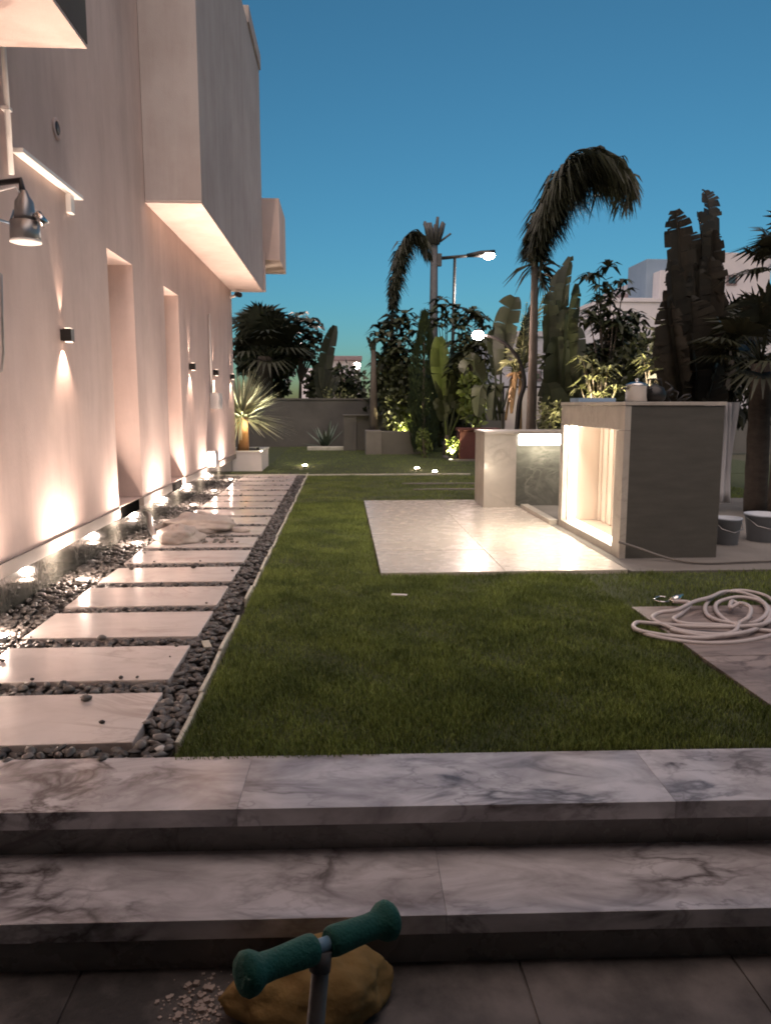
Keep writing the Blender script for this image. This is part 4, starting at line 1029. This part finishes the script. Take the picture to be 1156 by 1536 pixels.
# dry palm between banana and tall palm
Y = 14.2; r = random.Random(85)
b_ = at(780, 660, Y); b_.z = 0
t = thing('young_palm', 'young palm with feathery side lit fronds behind the arched lamp', 'palm tree', b_)
MB().tube([b_, at(780, 570, Y)], [.05, .035], 8).build('trunk', M['dry_leaf'], t)
for x, y in ((760, 540), (785, 500), (805, 480), (815, 440), (790, 450), (770, 520), (800, 530)):
    c0 = at(780, 570, Y); tip = at(x, y, Y+r.uniform(-.4, .4))
    frond([c0, c0.lerp(tip, .5)+Vector((0, 0, .12)), tip+Vector((0, 0, -.05))], .32, .03, r, 22, .6).build('frond', M['frangi'], t, normals=False)
frond([at(780, 570, Y), at(772, 560, Y-.2), at(765, 600, Y-.2)], .2, .03, r, 16, 1).build('frond', M['dry_leaf'], t, normals=False)
Y = 11.6; b_ = at(824, 650, Y); b_.z = 0
bush('shrub', 'small pale leafy plant showing above the low counter', 'shrub', (810, 600, 838, 645), Y, M['frangi'], 260, .10, 86, 'shrubs behind the bar', .2, 3)

# yucca in the white planter
t = thing('planter', 'low white planter box at the far corner of the house', 'planter', (-1.9, 15, 0))
MB().box(-2.6, -1.52, 14.64, 14.72, -.05, .34).box(-2.6, -1.52, 15.92, 16.0, -.05, .34).box(-1.60, -1.52, 14.722, 15.918, -.05, .34).box(-2.6, -2.52, 14.722, 15.918, -.05, .34).build('side_walls', M['white_paint'], t)
MB().box(-2.62, -1.50, 14.62, 14.76, .342, .37).box(-2.62, -1.50, 15.88, 16.02, .342, .37).box(-1.64, -1.50, 14.762, 15.878, .342, .37).build('coping', M['white_paint'], t, bevel=.004)
MB().box(-2.5, -1.62, 14.73, 15.9, .0, .30).build('soil', M['soil'], t)
yc = Vector((-1.93, 15.2, .98)); r = random.Random(91)
t = thing('yucca', 'spiky pale yucca with an orange trunk in the white planter', 'yucca', (yc.x, yc.y, .30))
MB().tube([(yc.x, yc.y, .30), (yc.x+.01, yc.y, .6), (yc.x, yc.y, 1.06)], [.12, .105, .10], 12).build('trunk', M['orange_bark'], t)
mb = MB()
for k in range(420):
    a = r.uniform(0, 2*PI); el = math.asin(r.uniform(-.35, 1)); d = Vector((math.cos(a)*math.cos(el), math.sin(a)*math.cos(el), math.sin(el)))
    l = r.uniform(.75, 1.08); s = d.cross(Vector((0, 0, 1))).normalized() if abs(d.z) < .98 else Vector((1, 0, 0))
    strip(mb, [yc+d*.05, yc+d*l*.5+Vector((0, 0, .01)), yc+d*l+Vector((.04, 0, -.10*l*(1-d.z)))], [.024, .03, .006], s)
o = mb.build('leaves', M['yucca'], t, normals=False); o['kind'] = 'stuff'
lamp('planter_light', t, 'SPOT', (.40, -.62, .06), 170, (1, .88, .68), (-.25, .50, 1.0), .03, 70, .9)
sp = thing('planter_spot', 'tiny dark spotlight at the foot of the yucca in the planter', 'spotlight', (-1.60+.0, 14.82, .37))
MB().tube([(-1.60, 14.82, .371), (-1.61, 14.84, .42)], [.03, .034], 10).build('body', M['black'], sp)
# agave and kerb by the grey wall
def agave(label, x, y, R_, seed, m):
    r = random.Random(seed); t = thing('agave', label, 'agave', (x, y, -.02), 'agaves by the grey wall')
    for k in range(16):
        a = 2*PI*k/16+r.uniform(-.2, .2); el = r.uniform(.25, 1.35); d = Vector((math.cos(a)*math.cos(el), math.sin(a)*math.cos(el), math.sin(el))); l = R_*r.uniform(.8, 1.1)
        mb = MB(); c = Vector((x, y, .0)); strip(mb, [c, c+d*l*.4, c+d*l+Vector((0, 0, -.1*l))], [.06, .11*R_*1.4, .005], Vector((-math.sin(a), math.cos(a), 0)), .2)
        mb.build('leaf', m, t, normals=False)
p = gp(489, 672); agave('blue grey agave low in front of the grey wall', p.x, 22, .85, 92, M['agave'])
tag(MB().box(-.95, .1, 21.2, 21.55, -.05, .08).build('stone_bench_slab', M['edging'], bevel=.01), 'flat pale stone slab lying before the agave', 'stone slab')

# walls at the back of the garden
w = thing('garden_wall', 'grey rendered wall closing the garden at the back left', 'wall', (-4, 23.2, 0))
MB().box(-14, .95, 23.0, 23.25, -.3, 1.37).build('wall', M['conc_wall'], w); MB().box(-14, .98, 22.97, 23.28, 1.372, 1.42).build('coping', M['conc_wall'], w, bevel=.005)
w = thing('low_wall', 'low dark grey wall block standing before the back wall', 'wall', (.8, 21, 0))
MB().box(.05, .40, 21.0, 21.6, -.05, .93).build('pier', M['conc_wall'], w, bevel=.006); MB().box(.402, 1.7, 21.1, 21.6, -.05, .93).build('wall', M['conc_wall'], w, bevel=.006); MB().box(.03, 1.72, 20.97, 21.62, .932, .965).build('coping', M['conc_wall'], w, bevel=.005)
w = thing('stone_planter', 'grey rectangular raised planter left of the cypress', 'planter', (1.3, 19.6, 0))
MB().box(.6, 1.0, 19.3, 20.0, -.05, .585).build('end_block', M['concrete'], w, bevel=.006); MB().box(1.002, 2.15, 19.34, 20.0, -.05, .56).build('front', M['conc_wall'], w, bevel=.006)
w = thing('red_planter', 'dark red planter box behind the low counter', 'planter', (2.9, 17.1, 0))
MB().box(2.62, 3.5, 17.0, 17.5, .0, .66).build('box', M['terracotta'], w, bevel=.01); MB().box(2.59, 3.53, 16.97, 17.53, .662, .72).build('rim', M['terracotta'], w, bevel=.008)
w = thing('boundary_wall', 'grey rendered boundary wall behind the planting', 'wall', (8, 24, 0))
MB().box(2.2, 20, 24.0, 24.2, -.3, 1.0).build('wall', M['conc_wall'], w); MB().box(2.2, 20, 23.97, 24.23, 1.002, 1.06).build('coping', M['conc_wall'], w)
w = thing('white_gate', 'white panel gate with black frame between the bananas', 'gate', (3.9, 17.8, 0))
for k, (a, b) in enumerate(((758, 778), (779, 803), (804, 812))):
    p, q = at(a, 585, 17.8), at(b, 650, 17.8)
    MB().box(p.x+.01, q.x-.01, 17.8, 17.84, .05, p.z).build('panel', M['white_paint'], w, bevel=.004)
p, q = at(756, 582, 17.8), at(813, 590, 17.8)
MB().box(p.x, q.x, 17.78, 17.86, p.z+.002, p.z+.05).box(p.x-.04, p.x, 17.78, 17.86, 0, p.z+.05).box(q.x, q.x+.04, 17.78, 17.86, 0, p.z+.05).build('frame', M['black'], w)

# houses beyond
def house(name, label, loc, parts):
    h = thing(name, label, 'house', loc, 'houses beyond the garden')
    for nm, m, b in parts:
        if nm == 'window':
            f = MB().box(*b).build('window', M['roof_trim'], h, bevel=.02)
            x0, x1, y0, y1, z0, z1 = b; MB().box(x0+.12, x1-.12, y0-.03, y0-.005, z0+.12, z1-.12).build('pane', M['glass'], f)
        else: MB().box(*b).build(nm, m, h, bevel=.03)
    return h
def rect(x0, y0, x1, y1, y): a, b = at(x0, y0, y), at(x1, y1, y); return a.x, b.x, b.z, a.z
def pbox(x0, y0, x1, y1, y, d): a = rect(x0, y0, x1, y1, y); return (a[0], a[1], y, y+d, a[2], a[3])
def gbox(x0, y0, x1, y, d): a = rect(x0, y0, x1, 640, y); return (a[0], a[1], y, y+d, -.4, a[3])
house('house', 'small lilac house with a flat dark roof edge over the grey wall', (1, 62, 0), [
    ('wall', M['lilac_wall'], gbox(490, 540, 541, 60, 8)), ('roof', M['roof_trim'], (*[at(492, 535, 59.5).x, at(543, 535, 59.5).x], 59.5, 68.5, at(492, 541, 60).z+.02, at(492, 534, 60).z)),
    ('annex', M['lilac_wall'], gbox(448, 552, 478, 58, 6)), ('window', None, pbox(510, 560, 518, 572, 59.9, .05))])
house('house', 'large white house with a blue grey tower behind the right palms', (20, 48, 0), [
    ('wall', M['lilac_wall'], gbox(990, 405, 1068, 45, 10)), ('upper_wall', M['lilac_wall'], gbox(1060, 378, 1140, 44.5, 10)), ('lower_wing', M['lilac_wall'], gbox(905, 452, 992, 44, 8)), ('parapet', M['lilac_wall'], pbox(903, 446, 994, 453, 43.9, 8)),
    ('tower', M['blue_wall'], gbox(970, 388, 990, 46, 3)), ('window', None, pbox(1090, 412, 1105, 428, 44.45, .05)), ('window', None, pbox(945, 470, 958, 488, 43.95, .05)), ('window', None, pbox(1012, 430, 1026, 450, 44.95, .05)),
    ('roof_tank', M['roof_trim'], pbox(932, 440, 942, 448, 45, 1.5)), ('side_wing', M['lilac_wall'], gbox(1120, 470, 1230, 40, 8))])
house('house', 'pale house glimpsed between the bananas with a dark window', (9, 36, 0), [
    ('wall', M['lilac_wall'], gbox(742, 505, 815, 34, 7)), ('parapet', M['lilac_wall'], pbox(740, 496, 817, 505, 33.9, 7.2)), ('window', None, pbox(798, 556, 812, 572, 33.95, .05)), ('window', None, pbox(756, 530, 768, 548, 33.95, .05))])

# tower, street lamps
Y = 80; b_ = at(649, 600, Y); b_.z = -.3; tp = at(651, 365, Y)
t = thing('telecom_tower', 'tall telecom mast with a flared crown of antennas on the skyline', 'mast', b_)
MB().tube([b_, tp], [.55, .36], 12).build('mast', M['mast'], t)
rr = random.Random(3); bas = at(651, 366, Y)
for k in range(9):
    a = 2*PI*k/9; d = Vector((math.cos(a), math.sin(a), 0))
    MB().tube([bas+d*.35, bas+d*.75+Vector((0, 0, 1.2)), bas+d*(1.0+.15*(k % 2))+Vector((0, 0, 2.2+rr.uniform(-.3, .3)))], [.2, .22, .14], 6).build('antenna', M['mast'], t)
MB().tube([at(660, 362, Y), at(676, 350, Y)], .11, 6).build('strut', M['mast'], t)
MB().box(tp.x+.3, tp.x+.75, Y-.3, Y+.3, tp.z-2.2, tp.z-1.0).build('equipment_box', M['mast'], t)
Y = 40; b_ = at(676, 620, Y); b_.z = -.3; tp = at(682, 384, Y)
t = thing('street_lamp', 'street lamp with a single lit head on a long arm against the sky', 'street lamp', b_, 'lit lamps beyond the garden')
MB().tube([b_, tp], [.11, .075], 10).build('pole', M['black'], t)
a, b = at(662, 387, Y), at(716, 382, Y); MB().tube([a, b], [.09, .07], 8).build('arm', M['black'], t)
a, b = at(700, 383, Y), at(742, 378, Y)
hd = MB().tube([a, a.lerp(b, .5), b], [.10, .17, .13], 10).build('head', M['black'], t)
c = at(733, 382, Y); MB().lathe([(.02, -.18), (.22, -.12), (.31, .0), (.25, .10), (.02, .12)], (c.x, c.y, c.z-.05), 16).build('lens', M['street'], hd)
lamp('street_light', t, 'POINT', (c.x-b_.x, 0, c.z-b_.z-.5), 600, (1, .84, .72), None, .2)
Y = 13.9; b_ = at(772, 655, Y); b_.z = 0
t = thing('arched_lamp', 'black arched lamp post with a glowing head bending over the bananas', 'lamp post', b_, 'lit lamps beyond the garden')
MB().tube(curve([b_, at(778, 610, Y), at(786, 575, Y), at(780, 545, Y), at(765, 522, Y), at(745, 508, Y), at(728, 503, Y)], 6), [.05*(1-.5*i/36) for i in range(37)], 8).build('pole', M['black'], t)
c = at(717, 502, Y); MB().lathe([(.02, -.09), (.09, -.06), (.11, 0), (.08, .05), (.02, .07)], c, 16).build('globe', M['globe'], t)
MB().lathe([(.085, .052), (.06, .09), (.02, .11)], c, 14).build('cap', M['black'], t)
lamp('arched_light', t, 'POINT', (c.x-b_.x, -.14, c.z-.02), 30, (1, .76, .66), None, .1)
for (px, py, Y, lb, e) in ((450, 527, 29, 'small lit lamp glowing in the trees left of the slim banana leaf', 30), (535, 548, 55, 'small lit lamp beside the flat roofed far house', 120)):
    b_ = at(px, 640, Y); b_.z = -.3; c = at(px, py, Y)
    t = thing('garden_lamp', lb, 'lamp post', b_, 'lit lamps beyond the garden')
    s = Y/29
    MB().tube([b_, (c.x, c.y, c.z-.12*s)], [.05*s, .035*s], 8).build('pole', M['black'], t)
    MB().lathe([(.02*s, -.12*s), (.10*s, -.08*s), (.13*s, 0), (.09*s, .08*s), (.02*s, .1*s)], c, 14).build('globe', M['globe'], t)
    lamp('garden_light', t, 'POINT', (0, -.3*s, c.z-b_.z), e, (1, .8, .7), None, .1)

# garden spots
def garden_spot(px, py, y, aim, e, col, label, lens='glow_yellow', ang=80, pos=None):
    p = Vector(pos) if pos else gp(px, py); t = thing('garden_spotlight', label, 'spotlight', (p.x, p.y, -.01), 'spotlights set in the garden')
    MB().lathe([(.03, -.03), (.04, .0), (.045, .03), (.03, .034), (.03, .02)], n=14).build('body', M['black'], t, local=True)
    MB().lathe([(.005, .035), (.038, .035), (.045, .042), (.02, .052), (.002, .054)], n=14).build('lens', M[lens], t, local=True)
    lamp('garden_spot_light', t, 'SPOT', (0, 0, .08), e*2.2, col, aim, .03, ang, .7)
YL = (1, .86, .45)
garden_spot(457, 700, 0, (-.1, .9, .5), 8, (1, .8, .55), 'glowing spotlight in the grass at the end of the path', 'lens', 120)
garden_spot(652, 709, 0, (0, .8, .7), 14, YL, 'glowing spotlight in the grass before the cypress', 'lens', 100)
garden_spot(625, 704, 0, (-.2, .8, .6), 10, YL, 'smaller glowing spotlight in the grass left of the cypress', 'lens', 100)
garden_spot(0, 0, 0, (-.05, .22, 1), 110, YL, 'spotlight at the foot of the bright yellow shrub', lens='spot_dim', pos=(2.42, 16.95, 0))
garden_spot(0, 0, 0, (-.05, .1, 1), 110, YL, 'spotlight hidden at the left foot of the cypress', lens='spot_dim', pos=(1.62, 20.12, 0))
garden_spot(0, 0, 0, (.05, .1, 1), 110, (1, .85, .6), 'spotlight behind the bar under the frangipani', lens='spot_dim', pos=(3.9, 10.5, 0))
garden_spot(0, 0, 0, (.25, .0, 1), 80, (1, .85, .6), 'spotlight behind the bar under the lit left frangipani', lens='spot_dim', pos=(3.2, 10.9, 0))
garden_spot(0, 0, 0, (.1, .2, 1), 50, (1, .85, .6), 'spotlight between the red planter and the bananas', lens='spot_dim', pos=(3.3, 17.75, 0))
